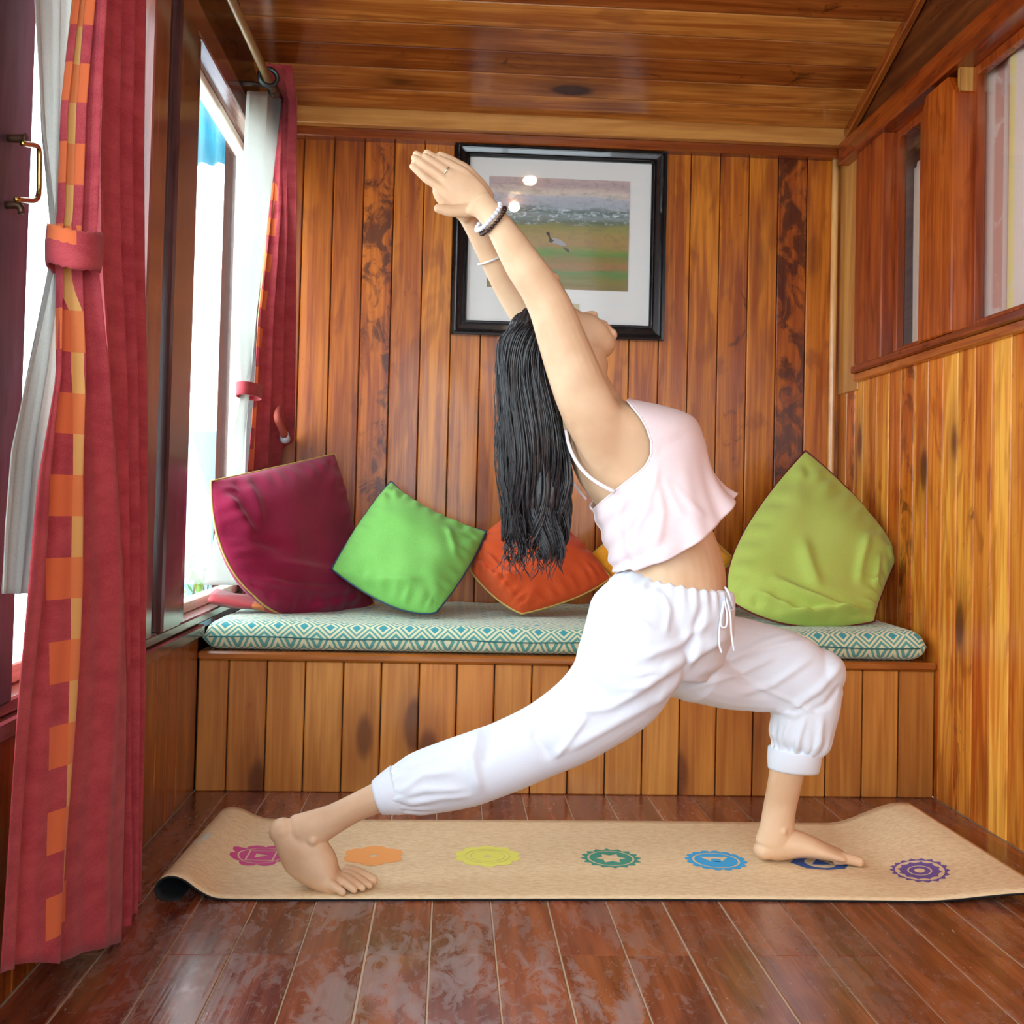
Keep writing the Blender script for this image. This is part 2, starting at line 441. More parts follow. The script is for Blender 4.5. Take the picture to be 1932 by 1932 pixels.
ceiling = tag(obj('ceiling', bm, GROOVE), kind='structure')
ct = [(1.05, .95, .8, .95), (1.1, 1.05, .95, 1), (.62, .42, .34, .55), (1.0, .9, .8, .9), (1.2, 1.18, 1.1, 1), (.7, .48, .4, .6), (.9, .7, .55, .9)]
n = int((CY0-PKY)/math.cos(CANG)/0.106)
for i in range(n+1):
    s = (i+.5)*.106
    y = CY0-s*math.cos(CANG); z = CZ0+s*math.sin(CANG)
    plank('ceiling_board', ceiling, (XR-XL+.1, .1035, .014), ((XL+XR)/2, y, z+.008), W_CEIL, ct[i % 7] if i < 14 else tr(.7, 1.1, .8, .2), (-CANG, 0, 0), .0025)
nb = int((PKY-YREAR)/math.cos(CANG)/0.106)
for i in range(nb):
    s = (i+.5)*.106
    plank('ceiling_board', ceiling, (XR-XL+.1, .1035, .014), ((XL+XR)/2, PKY-s*math.cos(CANG), ceil_z(PKY)-s*math.sin(CANG)+.008), W_CEIL, tr(.7, 1.1, .8, .2), (CANG, 0, 0), .0025)

# ------------------------------------------------------------------ right wall
WT = 1.285   # top of the lower boarding
bm = bmesh.new()
abox(bm, XR+.012, XR+.09, YREAR, YW+.1, 0, WT+.02)
# gable above the beam
def slab_gable(bm, x0, x1, zb):
    P = [(YREAR, zb), (YW+.1, zb), (YW+.1, ceil_z(YW+.1)+.03), (PKY, ceil_z(PKY)+.03), (YREAR, ceil_z(YREAR)+.03)]
    A = [bm.verts.new((x0, y, z)) for y, z in P]; B = [bm.verts.new((x1, y, z)) for y, z in P]
    bm.faces.new(A); bm.faces.new(B[::-1])
    for i in range(5):
        j = (i+1) % 5; bm.faces.new((A[j], A[i], B[i], B[j]))
slab_gable(bm, XR+.004, XR+.06, 2.10)
abox(bm, XR+.14, XR+.2, YREAR, YW+.1, WT, 2.2)        # room behind the glass
wall_right = tag(obj('wall_right', bm, wood('gable_wood', srgb(120, 62, 24), srgb(80, 34, 12), srgb(50, 20, 10), 1, .4, .2, .2)), kind='structure')
rs = [3.995, 3.912, 3.832, 3.75, 3.63, 3.525, 3.43, 3.33, 3.228, 3.128, 3.034, 2.93, 2.835, 2.735]
while rs[-1] > 0.6: rs.append(rs[-1]-.104)
rt = [(.8, .7, .6, .8), (.85, .55, .42, .2), (1.15, 1.18, 1.15, 1), (.95, .78, .66, .9), (1.1, 1.1, 1.0, .8), (.78, .50, .40, .9), (.9, .7, .5, .3), (1.0, .92, .8, .7), (.92, .66, .5, .9),
      (1.15, 1.18, 1.2, .9), (.98, .85, .7, .35), (.82, .56, .42, .8), (1.2, 1.25, 1.3, 1), (.9, .72, .6, .7)]
for i, (a, b) in enumerate(zip(rs[:-1], rs[1:])):
    plank('wall_plank', wall_right, (.014, round(a-b-.003, 3), WT), (XR+.007, (a+b)/2, WT/2), W_RIGHT, rt[i % 14], bev=.0025)
def structure(o, label=None):
    o['kind'] = 'structure'
    if label: o['label'] = label
    return o
def Ry(px, X=XR, y=500): return at(px, y, X=X).y
structure(boxobj('trim_4', XR-.018, XR+.14, .4, 3.80, WT-.002, WT+.048-.02, W_TRIMY, None, .004)).color = (1.5, 1.6, 1.5, 1)
structure(boxobj('trim_5', XR-.030, XR+.14, .4, 3.80, WT+.026, WT+.052, W_TRIMY, None, .004)).color = (.75, .5, .45, .9)
structure(boxobj('trim_6', XR-.006, XR+.05, 3.795, YW, WT-.03, 2.16, W_LITZ, None, .003), 'flat corner board with bright light painted into its pale tone').color = (1, 1, 1, 1)
structure(boxobj('trim_7', XR-.022, XR+.06, Ry(1675), 3.795, WT+.03, 2.12, W_TRIMZ, None, .004), 'reddish window post in the far right corner').color = (.85, .68, .6, .8)
# beam
structure(boxobj('trim_8', XR-.045, XR+.14, .0, YW-.08, 2.085, 2.165, W_TRIMY, None, .005), 'long ceiling beam along the right wall').color = (.8, .5, .4, .9)
structure(boxobj('trim_9', XR-.012, XR+.02, .0, YW-.08, 2.165, 2.18, W_TRIMY, None, .003)).color = (.9, .6, .5, .9)
# sloping moulding where the ceiling meets the right gable
bm = bmesh.new(); L = (CY0-PKY)/math.cos(CANG)
abox(bm, -.012, .012, -L/2, L/2, -.02, .02, .003)
o = obj('trim_10', bm, W_TRIMY, loc=(XR-.012, (CY0+PKY)/2, (ceil_z(CY0)+ceil_z(PKY))/2-.018)); o.rotation_euler = (-CANG, 0, 0); structure(o)
# protruding middle post with chamfered head
yA, yB_ = Ry(1725, XR-.05), Ry(1787, XR-.05)
bm = bmesh.new(); zt = 2.085; X0, X1 = XR-.05, XR+.06; cz = (WT+.05+zt)/2
ym = (yA+yB_)/2; hy = (yA-yB_)/2
P = [(-hy, WT+.05), (hy, WT+.05), (hy, zt-.07), (hy-.04, zt-.012), (-hy+.04, zt-.012), (-hy, zt-.07)]
A = [bm.verts.new((X0+.012-(X0+X1)/2, y, z-cz)) for y, z in P]; B = [bm.verts.new((X1-(X0+X1)/2, y, z-cz)) for y, z in P]
bm.faces.new(A); bm.faces.new(B[::-1])
for i in range(6):
    j = (i+1) % 6; bm.faces.new((A[j], A[i], B[i], B[j]))
bmesh.ops.bevel(bm, geom=bm.edges[:], offset=.004, segments=1, affect='EDGES')
structure(obj('trim_11', bm, W_TRIMZ, loc=((X0+X1)/2, ym, cz)), 'orange wooden post with chamfered head between the right windows').color = (.95, .8, .65, .8)
yC = Ry(1810, XR-.01)
structure(boxobj('trim_12', XR-.02, XR+.04, yC, yB_+.003, WT+.05, 2.085, W_LITZ, None, .003), 'narrow frame board beside the orange post, window light painted into its pale tone').color = (.9, .9, .85, 1)
# windows of the right wall: sash, pane, blind darkness of the next room behind
def right_window(nm, y0, y1, z0=WT+.052, z1=2.085):
    bm = bmesh.new(); x0, x1 = XR+.02, XR+.045; s = .028
    abox(bm, x0, x1, y0, y0+s, z0, z1, .002); abox(bm, x0, x1, y1-s, y1, z0, z1, .002)
    abox(bm, x0, x1, y0+s, y1-s, z0, z0+s, .002); abox(bm, x0, x1, y0+s, y1-s, z1-s, z1, .002)
    w = structure(obj(nm, bm, W_TRIMZ)); w.color = (.7, .5, .45, .8)
    bm = bmesh.new(); abox(bm, XR+.030, XR+.034, y0+s*.5, y1-s*.5, z0+s*.5, z1-s*.5)
    obj('pane', bm, GLASS, w); return w
GLASS = pane_mat('window_glass')
right_window('window_3', yA+.002, Ry(1675)-.002)
right_window('window_4', 1.62, yC-.002)
structure(boxobj('trim_13', XR-.02, XR+.05, 1.50, 1.62, WT+.05, 2.085, W_TRIMZ, None, .004))
right_window('window_5', .3, 1.50)

# ------------------------------------------------------------------ left wall with the big windows
WZ0, WZ1 = .488, 2.045; BZ_ = .392
LX = XL
bm = bmesh.new()
abox(bm, LX-.14, LX-.013, YREAR, YW+.1, 0, WZ0-.045)
abox(bm, LX-.14, LX-.002, YREAR, YW+.1, WZ1+.075, 2.32)
abox(bm, LX-.10, LX-.005, 3.93, YW+.1, WZ0-.05, WZ1+.08)
abox(bm, LX-.14, LX+.0005, YB-.006, YW+.1, 0, BZ_-.03)
abox(bm, LX-.14, LX-.005, YREAR, -.6, WZ0-.05, WZ1+.08)
slab_gable(bm, LX-.06, LX-.004, 2.2)
wall_left = tag(obj('wall_left', bm, wood('left_wall_dark', srgb(74, 44, 34), srgb(50, 28, 22), srgb(34, 18, 14), 1, .3, .4, .2)), kind='structure')
y = YB-.005
i = 0
while y > .5:
    plank('wall_plank', wall_left, (.014, .104, WZ0-.055), (LX-.006, y-.052, (WZ0-.055)/2), W_LEFT, tr(.72, 1.0, random.uniform(.6, 1), .2), bev=.0025)
    y -= .1065
structure(boxobj('trim_14', LX-.10, LX+.018, YREAR, YB+.0, WZ0-.055, WZ0-.022, W_DARKY, None, .004), 'dark sill rail under the left windows').color = (1.25, 1.0, .85, .9)
structure(boxobj('trim_15', LX-.12, LX+.004, YREAR, YW-.002, WZ0-.022, WZ0+.004, W_DARKY, None, .004)).color = (1.5, 1.4, 1.3, 1)
structure(boxobj('trim_16', LX-.10, LX+.006, YREAR, YW-.06, WZ1, WZ1+.078, W_DARKY, None, .004), 'grey brown head board above the left windows').color = (1.9, 2.1, 2.2, 1)
# post between the two left windows
def Ly(px, X=XL, y=600): return at(px, y, X=X).y
structure(boxobj('trim_17', LX-.09, LX+.006, Ly(272), Ly(300), WZ0, WZ1, W_DARK, None, .004), 'window stile beside the red curtain, sunlight reflection painted into its pinkish tone').color = (2.6, 2.1, 1.9, 1)  # raised tint paints the sunlight reflection onto this face
structure(boxobj('trim_18', LX-.10, LX-.012, Ly(299), Ly(318), WZ0, WZ1, W_DARK, None, .004)).color = (.6, .55, .5, 1)
structure(boxobj('trim_19', LX-.10, LX+.012, Ly(317), Ly(350), WZ0, WZ1, W_DARK, None, .006), 'dark glossy window post').color = (1.15, 1.3, 1.5, 1)  # grey tint puts the glossy reflection into the wood colour
structure(boxobj('trim_20', LX-.085, LX+.000, Ly(350), Ly(364), WZ0, WZ1, W_DARK, None, .003)).color = (1.1, .65, .6, 1)
def left_window(nm, y0, y1, s=.045, col=(1.9, 1.9, 1.9, 1)):
    bm = bmesh.new(); x0, x1 = LX-.085, LX-.045; z0, z1 = WZ0+.004, WZ1
    abox(bm, x0, x1, y0, y0+s, z0, z1, .003); abox(bm, x0, x1, y1-s, y1, z0, z1, .003)
    abox(bm, x0, x1, y0+s, y1-s, z0, z0+s*.7, .003); abox(bm, x0, x1, y0+s, y1-s, z1-s*.6, z1, .003)
    w = structure(obj(nm, bm, PALEF)); w.color = col
    bm = bmesh.new(); abox(bm, LX-.067, LX-.062, y0+s*.5, y1-s*.5, z0+s*.3, z1-s*.3)
    obj('pane', bm, GLASS, w); return w
PALEF = wood('pale_frame', srgb(196, 186, 172), srgb(168, 156, 140), srgb(110, 96, 84), 1, .4, .2, .1)  # pale beige wood of the left window frames
left_window('window_1', Ly(364), 3.935)
w2 = left_window('window_2', 1.80, Ly(272), .05)
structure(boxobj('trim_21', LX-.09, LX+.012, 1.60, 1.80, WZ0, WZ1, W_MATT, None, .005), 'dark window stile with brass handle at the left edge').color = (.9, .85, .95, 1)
left_window('window_6', .25, 1.60); left_window('window_7', -.6, .15)
structure(boxobj('trim_22', LX-.09, LX+.012, .15, .25, WZ0, WZ1, W_DARK, None, .005))
# wall behind the camera with its own big window
bm = bmesh.new(); wy = YREAR
abox(bm, XL-.1, -.55, wy-.12, wy, 0, 3.0); abox(bm, 1.3, XR+.1, wy-.12, wy, 0, 3.0)
abox(bm, -.55, 1.3, wy-.12, wy, 0, .35); abox(bm, -.55, 1.3, wy-.12, wy, 2.2, 3.0)
wall_front = tag(obj('wall_front', bm, W_TRIMX), kind='structure')
bm = bmesh.new()
for a, b in ((-.55, -.51), (.35, .40), (1.26, 1.3)): abox(bm, a, b, wy-.08, wy-.03, .35, 2.2, .003)
abox(bm, -.51, .35, wy-.08, wy-.03, .35, .40, .003); abox(bm, .40, 1.26, wy-.08, wy-.03, .35, .40, .003)
abox(bm, -.51, .35, wy-.08, wy-.03, 2.15, 2.2, .003); abox(bm, .40, 1.26, wy-.08, wy-.03, 2.15, 2.2, .003)
w8 = structure(obj('window_8', bm, W_DARK))
bm = bmesh.new(); abox(bm, -.52, 1.27, wy-.058, wy-.053, .38, 2.17); obj('pane', bm, GLASS, w8)
# daylight portals (they only tell the renderer where the sky comes in)
def portal(loc, rot, sx, sy):
    l = bpy.data.lights.new('sky_portal', 'AREA'); l.shape = 'RECTANGLE'; l.size = sx; l.size_y = sy
    try: l.cycles.is_portal = True
    except Exception: return
    o = bpy.data.objects.new('sky_portal', l); COL.objects.link(o); o.location = loc; o.rotation_euler = rot
for y0, y1 in ((Ly(364), 3.93), (1.80, Ly(272)), (.25, 1.6), (-.6, .15)):
    portal((LX-.13, (y0+y1)/2, (WZ0+WZ1)/2), (0, -PI/2, 0), WZ1-WZ0, y1-y0)
portal(((.375), wy-.1, 1.275), (PI/2, 0, 0), 1.85, 1.85)

# ------------------------------------------------------------------ window bench
bench = empty('window_bench', ((XL+XR)/2, YB+.4, 0), 'built-in honey pine bench across the end of the room', 'bench')
BZ = .392
bm = bmesh.new(); abox(bm, XL+.001, XR-.001, YB+.014, YW-.001, -.05, BZ-.024)
obj('carcass', bm, GROOVE, bench)
structure_x = XL+.003
bx = -0.72; k = 0
bt = [(.8, .66, .6, .8), (.86, .74, .66, .9), (.95, .86, .78, .9), (1.0, .95, .9, 1), (1.0, .92, .85, .85), (.98, .9, .85, .9), (1.05, .88, .76, 1), (1.02, .82, .7, .95),
      (1.05, .96, .9, .9), (1.0, .9, .8, 1), (.98, .9, .84, .9), (1.0, .95, .85, .8), (1.05, 1.0, .9, 1), (1.08, .98, .84, .9), (1.0, .9, .8, 1), (.92, .85, .8, .9),
      (1.02, .92, .82, .85), (.95, .86, .76, .9), (1.05, .98, .9, 1), (.78, .66, .56, .9)]
while bx < XR-.004:
    a = max(bx, XL+.002); b = min(bx+.1069, XR-.002)
    plank('bench_plank', bench, (round(b-a-.0035, 4), .014, BZ-.024-.002), ((a+b)/2, YB+.007, (BZ-.026)/2), W_BENCH, bt[k % 20], bev=.003)
    bx += .1069; k += 1
o = boxobj('seat_board', XL+.002, XR-.002, YB-.014, YW-.001, BZ-.024, BZ, W_TRIMX, bench, .006); o.color = (1.0, 1.0, 1.0, 1)

# ------------------------------------------------------------------ teal patterned seat cushion
def teal_mat():
    t = NT('teal_diamond_weave'); co = t.coord('Object')
    sp = t.n.new('ShaderNodeSeparateXYZ'); t.put(sp.inputs[0], co)
    x, y, z = sp.outputs; uvn = t.n.new('ShaderNodeUVMap'); su = t.n.new('ShaderNodeSeparateXYZ'); t.put(su.inputs[0], uvn.outputs[0])
    wob = t.math('MULTIPLY', t.math('SUBTRACT', t.noise(co, 5, 2), .5), .012)
    u = t.math('DIVIDE', t.math('ADD', x, wob), .074)
    v = t.math('DIVIDE', t.math('ADD', su.outputs[1], wob), .070)
    a = t.math('ABSOLUTE', t.math('SUBTRACT', t.math('FRACT', u), .5))
    b = t.math('ABSOLUTE', t.math('SUBTRACT', t.math('FRACT', v), .5))
    d = t.math('ADD', a, b)
    cream = (*srgb(240, 236, 196), 1); teal = (*srgb(44, 158, 172), 1); mid = (*srgb(92, 166, 162), 1)
    r = t.n.new('ShaderNodeValToRGB'); r.color_ramp.interpolation = 'CONSTANT'; t.put(r.inputs[0], d); el = r.color_ramp.elements
    el[0].position = 0; el[0].color = teal; el[1].position = .19; el[1].color = cream
    for p_, c_ in ((.30, mid), (.40, cream), (.52, mid), (.62, cream), (.72, mid), (.86, cream)): e = el.new(p_); e.color = c_
    c = r.outputs[0]
    n = t.noise(co, 600, 2, .6)
    c = t.mix(t.math('MULTIPLY', t.mapr(n, .35, .7), .3), c, (*srgb(150, 190, 160), 1))
    t.bsdf(c, .85, t.bump(n, .3, .001), Sheen_Weight=.3, Specular_IOR_Level=.2); return t.m
def rounded_pad(x0, x1, y0, y1, z0, top, nx=140, ny=34):
    """thin stuffed pad: soft edges, dented top"""
    def hz(x, y):
        ex = min(x-x0, x1-x); ey = min(y-y0, y1-y)
        r = .045; f = 1.0
        for e in (ex, ey):
            if e < r: f *= math.sqrt(max(0, 1-((r-e)/r)**2))*.96+.04
        return f
    grid_t, grid_b = [], []
    bm = bmesh.new(); uvl = bm.loops.layers.uv.new('UVMap')
    for j in range(ny+1):
        v = (1-math.cos(PI*j/ny))/2; v = v*.55+j/ny*.45
        y = y0+(y1-y0)*v; rt, rb = [], []
        for i in range(nx+1):
            u = (1-math.cos(PI*i/nx))/2*.25+i/nx*.75; x = x0+(x1-x0)*u
            f = hz(x, y); h = top(x, y)-z0; mid = z0+h*.45
            nz = mn.noise(Vector((x*5, y*5, 0)))*.006+mn.noise(Vector((x*16, y*12, 3)))*.003
            rt.append(bm.verts.new((x, y, mid+h*.55*f+nz*f))); rb.append(bm.verts.new((x, y, mid-h*.45*f)) if f > .041 and 0 < i < nx and 0 < j < ny else rt[-1])
        grid_t.append(rt); grid_b.append(rb)
    for j in range(ny):
        for i in range(nx):
            bm.faces.new((grid_t[j][i], grid_t[j][i+1], grid_t[j+1][i+1], grid_t[j+1][i]))
            q = []
            for w in (grid_b[j][i], grid_b[j+1][i], grid_b[j+1][i+1], grid_b[j][i+1]):
                if w not in q: q.append(w)
            if len(q) > 2 and any(w not in (grid_t[j][i], grid_t[j][i+1], grid_t[j+1][i+1], grid_t[j+1][i]) for w in q):
                try: bm.faces.new(q)
                except ValueError: pass
    arc = {}; mid = nx//2; L = [0.0]
    for j in range(ny): L.append(L[-1]+(grid_t[j+1][mid].co-grid_t[j][mid].co).length)
    for j in range(ny+1):
        for w in grid_b[j]: arc[w] = -(w.co.y-y0)
    for j in range(ny+1):
        for w in grid_t[j]: arc[w] = L[j]
    for f in bm.faces:
        for lp in f.loops: lp[uvl].uv = (lp.vert.co.x, arc[lp.vert])
    return bm
CT = .477
def ctop(x, y): return CT-.006+.012*max(0, (x-1.0)/.42)+.006*math.exp(-((x+.5)/.2)**2)
bm = rounded_pad(XL+.012, XR-.025, YB-.004, YW-.02, BZ+.001, ctop)
seat_pad = tag(obj('seat_cushion', bm, teal_mat(), smooth=True), 'long flat teal and cream diamond patterned pad on the bench', 'seat cushion')
bm = bmesh.new()
tube(bm, [(XL+.03+i*(XR-XL-.08)/12, YB-.0055, BZ+.040+.003*math.sin(i*2.1)) for i in range(13)], .0022, 6)
obj('seam', bm, plain('teal_piping', srgb(60, 120, 118), .8), seat_pad, True)

# ------------------------------------------------------------------ scatter cushions
def pillow(name, label, cat, q, T, mat, pmat, ydf, seed=0, folds=(), group='scatter cushions on the bench', N=64, wr=.0068):
    """q: eight outline pixels (TL, T, TR, R, BR, B, BL, L); ydf(py) gives the leaning depth"""
    P = [at(x, y, Y=ydf(x, y)) for x, y in q]
    n_ = (P[2]-P[6]).cross(P[0]-P[4]).normalized()
    if n_.y > 0: n_ = -n_
    def S8(u, v):   # u -1..1 left to right, v -1..1 bottom to top
        w = {0: .25*(1-u)*(1+v)*(-u+v-1), 2: .25*(1+u)*(1+v)*(u+v-1), 4: .25*(1+u)*(1-v)*(u-v-1), 6: .25*(1-u)*(1-v)*(-u-v-1),
             1: .5*(1-u*u)*(1+v), 5: .5*(1-u*u)*(1-v), 3: .5*(1+u)*(1-v*v), 7: .5*(1-u)*(1-v*v)}
        r = Vector((0, 0, 0))
        for k, c in w.items(): r += P[k]*c
        return r
    bm = bmesh.new(); F, B = [], []
    for j in range(N+1):
        v = -math.cos(PI*j/N)*.5+(-1+2*j/N)*.5; rf, rb = [], []
        for i in range(N+1):
            u = -math.cos(PI*i/N)*.5+(-1+2*i/N)*.5
            p = S8(u, v); prof = (max(0, 1-abs(u)**2.6)**.62)*(max(0, 1-abs(v)**2.6)**.62)
            t = T*prof
            # pull folds fanning out of the corners
            w = 0
            for cu, cv in ((-1, 1), (1, 1), (1, -1), (-1, -1)):
                du, dv = u-cu, v-cv; r = math.hypot(du, dv)
                a = math.atan2(dv*cv*-1, du*cu*-1)
                w += math.sin(a*11+seed+cu*2+cv)*math.exp(-((r-.45)/.32)**2)*.35
            e = max(abs(u), abs(v)); ed = u if abs(v) > abs(u) else v
            w += math.sin(ed*26+seed*3+2*mn.noise(Vector((ed*4, seed, 0))))*math.exp(-((e-.86)/.12)**2)*.55
            w += mn.noise(Vector((u*2.2+seed, v*2.2, seed)))*1.6
            for (a0, b0, a1, b1, sw, am) in folds:
                L2 = (a1-a0)**2+(b1-b0)**2; tt = min(1, max(0, ((u-a0)*(a1-a0)+(v-b0)*(b1-b0))/L2))
                d = math.hypot(u-a0-tt*(a1-a0), v-b0-tt*(b1-b0))
                w += am*math.exp(-(d/sw)**2)*min(1, 4*min(tt+.1, 1.1-tt))
            t2 = t+w*wr*min(1, prof*3)
            rf.append(bm.verts.new(p+n_*t2))
            edge = i in (0, N) or j in (0, N)
            rb.append(rf[-1] if edge else bm.verts.new(p-n_*t*.8))
        F.append(rf); B.append(rb)
    for j in range(N):
        for i in range(N):
            bm.faces.new((F[j][i], F[j][i+1], F[j+1][i+1], F[j+1][i]))
            try: bm.faces.new((B[j][i], B[j+1][i], B[j+1][i+1], B[j][i+1]))
            except ValueError: pass
    per = [F[0][i].co.copy() for i in range(0, N, 2)]+[F[j][N].co.copy() for j in range(0, N, 2)]+[F[N][i].co.copy() for i in range(N, 0, -2)]+[F[j][0].co.copy() for j in range(N, 0, -2)]
    o = tag(obj(name, bm, mat, smooth=True), label, cat, group)
    b2 = bmesh.new(); tube(b2, per+[per[0]], .0032, 6, 1); obj('piping', b2, pmat, o, True)
    return o
PIL = 'scatter cushion'
def lean(y0, yb, yt, lo, hi):
    return lambda x, y: yb+(yt-yb)*(y0-y)/(y0-hi)*1.0 if True else 0
M_MAR = fabric('maroon_cotton', srgb(154, 28, 70), srgb(130, 18, 56), sheen=.15)
M_GRN = fabric('green_cotton', srgb(136, 206, 104), srgb(122, 192, 92), sheen=.15)
M_ORG = fabric('orange_cotton', srgb(216, 88, 42), srgb(200, 76, 34), sheen=.15)
M_YEL = fabric('yellow_cotton', srgb(246, 172, 44), srgb(232, 150, 30), sheen=.15)
M_LIM = fabric('lime_cotton', srgb(196, 216, 108), srgb(184, 206, 96), sheen=.15)
P_GOLD = plain('gold_piping', srgb(196, 170, 92), .6); P_NAVY = plain('navy_piping', srgb(44, 72, 96), .6)
P_RED = plain('dark_red_piping', srgb(108, 22, 28), .6)
pillow('scatter_cushion', 'large maroon cushion with gold piping at the left end of the bench', PIL,
       [(398, 908), (520, 882), (632, 856), (662, 985), (706, 1140), (575, 1168), (478, 1122), (418, 1035)], .085, M_MAR, P_GOLD,
       lambda x, y: 3.10+(1150-y)*.0007+(x-400)*.0020, 1.3, [(-.9, .8, -.7, .1, .07, 2.5), (-.6, .85, -.55, .3, .07, 2.2), (-.8, -.6, .7, -.75, .06, 3.0), (-.5, -.3, .8, -.6, .07, 2.2), (-.95, .2, -.3, -.1, .08, -1.8), (0, -.9, .8, -.85, .05, 2.2)])
pillow('scatter_cushion', 'grass green cushion with navy piping beside the maroon one', PIL,
       [(738, 908), (808, 962), (917, 1003), (878, 1080), (822, 1156), (735, 1142), (626, 1074), (680, 985)], .085, M_GRN, P_NAVY,
       lambda x, y: 3.36+(1150-y)*.0013, 2.1, [(-.5, -.9, .4, -.6, .07, 1.8), (.5, .6, .8, .1, .06, 1.8)])
pillow('scatter_cushion', 'dark orange cushion behind the long black hair', PIL,
       [(985, 968), (1070, 1004), (1152, 1090), (1085, 1128), (985, 1158), (935, 1128), (888, 1078), (915, 1010)], .085, M_ORG, P_GOLD,
       lambda x, y: 3.42+(1150-y)*.0013, 3.7, [(-.9, -.8, .5, -.9, .06, 2.6), (-.7, -.6, .2, -.75, .05, 2.2), (-.3, -.9, .3, -.6, .05, 2)])
pillow('scatter_cushion', 'yellow cushion mostly hidden behind the woman in white', PIL,
       [(1262, 930), (1318, 990), (1386, 1056), (1318, 1112), (1250, 1166), (1178, 1112), (1116, 1046), (1186, 990)], .06, M_YEL, P_GOLD,
       lambda x, y: 3.46+(1150-y)*.0013, 5.2, [])
pillow('scatter_cushion', 'big lime green cushion with dark red piping at the right end', PIL,
       [(1520, 850), (1625, 950), (1694, 1048), (1662, 1125), (1650, 1172), (1500, 1180), (1376, 1132), (1400, 1010)], .09, M_LIM, P_RED,
       lambda x, y: 3.34+(1170-y)*.0012, 4.4, [(-.2, -.95, .8, -.75, .06, 3.2), (-.4, -.5, .7, -.8, .06, 3.0), (-.3, .1, .1, -.4, .07, 2.4), (.4, .6, .6, -.1, .06, 2.4), (.7, .5, .85, 0, .05, 2.4), (-.6, -.75, .3, -.95, .05, 2.4)], wr=.0085)

# folded end of cloth lying on the pad under the maroon cushion
def stripe_mat(name):
    t = NT(name); co = t.coord('Object'); sp = t.n.new('ShaderNodeSeparateXYZ'); t.put(sp.inputs[0], co)
    x = sp.outputs[0]
    f = t.mapr(t.math('ABSOLUTE', t.math('SUBTRACT', x, .045)), .020, .014)
    c = t.mix(f, (*srgb(176, 62, 66), 1), (*srgb(226, 132, 70), 1))
    n = t.noise(co, 300, 2, .6); t.bsdf(c, .85, t.bump(n, .3, .001), Sheen_Weight=.3); return t.m
bm = bmesh.new()
c0 = at(405, 1126, Y=3.40); c1 = at(530, 1146, Y=3.42)
rings = []
for i in range(15):
    u = i/14; c = Vector(c0).lerp(Vector(c1), u); r = []
    for k in range(18):
        a = 2*PI*k/18
        r.append(Vector((c.x, c.y+.09*math.cos(a)+.01*math.sin(5*a+u*4), c.z+(.022-.006*u)*math.copysign(abs(math.sin(a))**.8, math.sin(a))+.003*math.sin(9*u+a*2))))
    rings.append(r)
rings_to(bm, rings)
cc = (Vector(c0)+Vector(c1))/2
bmesh.ops.translate(bm, verts=bm.verts, vec=-cc)
tag(obj('folded_cloth', bm, stripe_mat('red_orange_stripe_cloth'), None, True, loc=cc), 'folded red cloth with an orange stripe under the maroon cushion', 'folded cloth')

# ------------------------------------------------------------------ picture
pc = empty('framed_picture', (.37, YW-.002, 1.80), 'black framed landscape photograph with white mat on the back wall', 'picture')
FY = YW-.001
fx0, fx1, fz0, fz1 = -.018, .758, 1.432, 2.140
def ring_frame(bm, x0, x1, z0, z1, w, y0, y1):
    """mitred moulding: outer rim, step, inner lip"""
    prof = [(0, y0), (0, y1), (w*.18, y1+.004), (w*.30, y1-.002), (w*.42, y1+.006), (w*.70, y1+.010), (w*.82, y1+.004), (w*.9, y1+.014), (w, y1+.012), (w, y0)]
    rows = []
    for d, y in prof:
        rows.append([bm.verts.new(p) for p in ((x0+d, y, z0+d), (x1-d, y, z0+d), (x1-d, y, z1-d), (x0+d, y, z1-d))])
    for a, b in zip(rows, rows[1:]+rows[:1]):
        for i in range(4):
            j = (i+1) % 4; bm.faces.new((a[i], a[j], b[j], b[i]))
bm = bmesh.new(); ring_frame(bm, fx0, fx1, fz0, fz1, .055, FY, FY-.034)
bmesh.ops.bevel(bm, geom=[e for e in bm.edges], offset=.0015, segments=2, affect='EDGES')
obj('frame', bm, plain('black_lacquer', srgb(26, 22, 24), .22, Coat_Weight=.5), pc)
bm = bmesh.new(); abox(bm, fx0+.045, fx1-.045, FY-.010, FY-.004, fz0+.045, fz1-.045); obj('mat_board', bm, plain('white_mat_board', srgb(246, 250, 250), .8), pc)
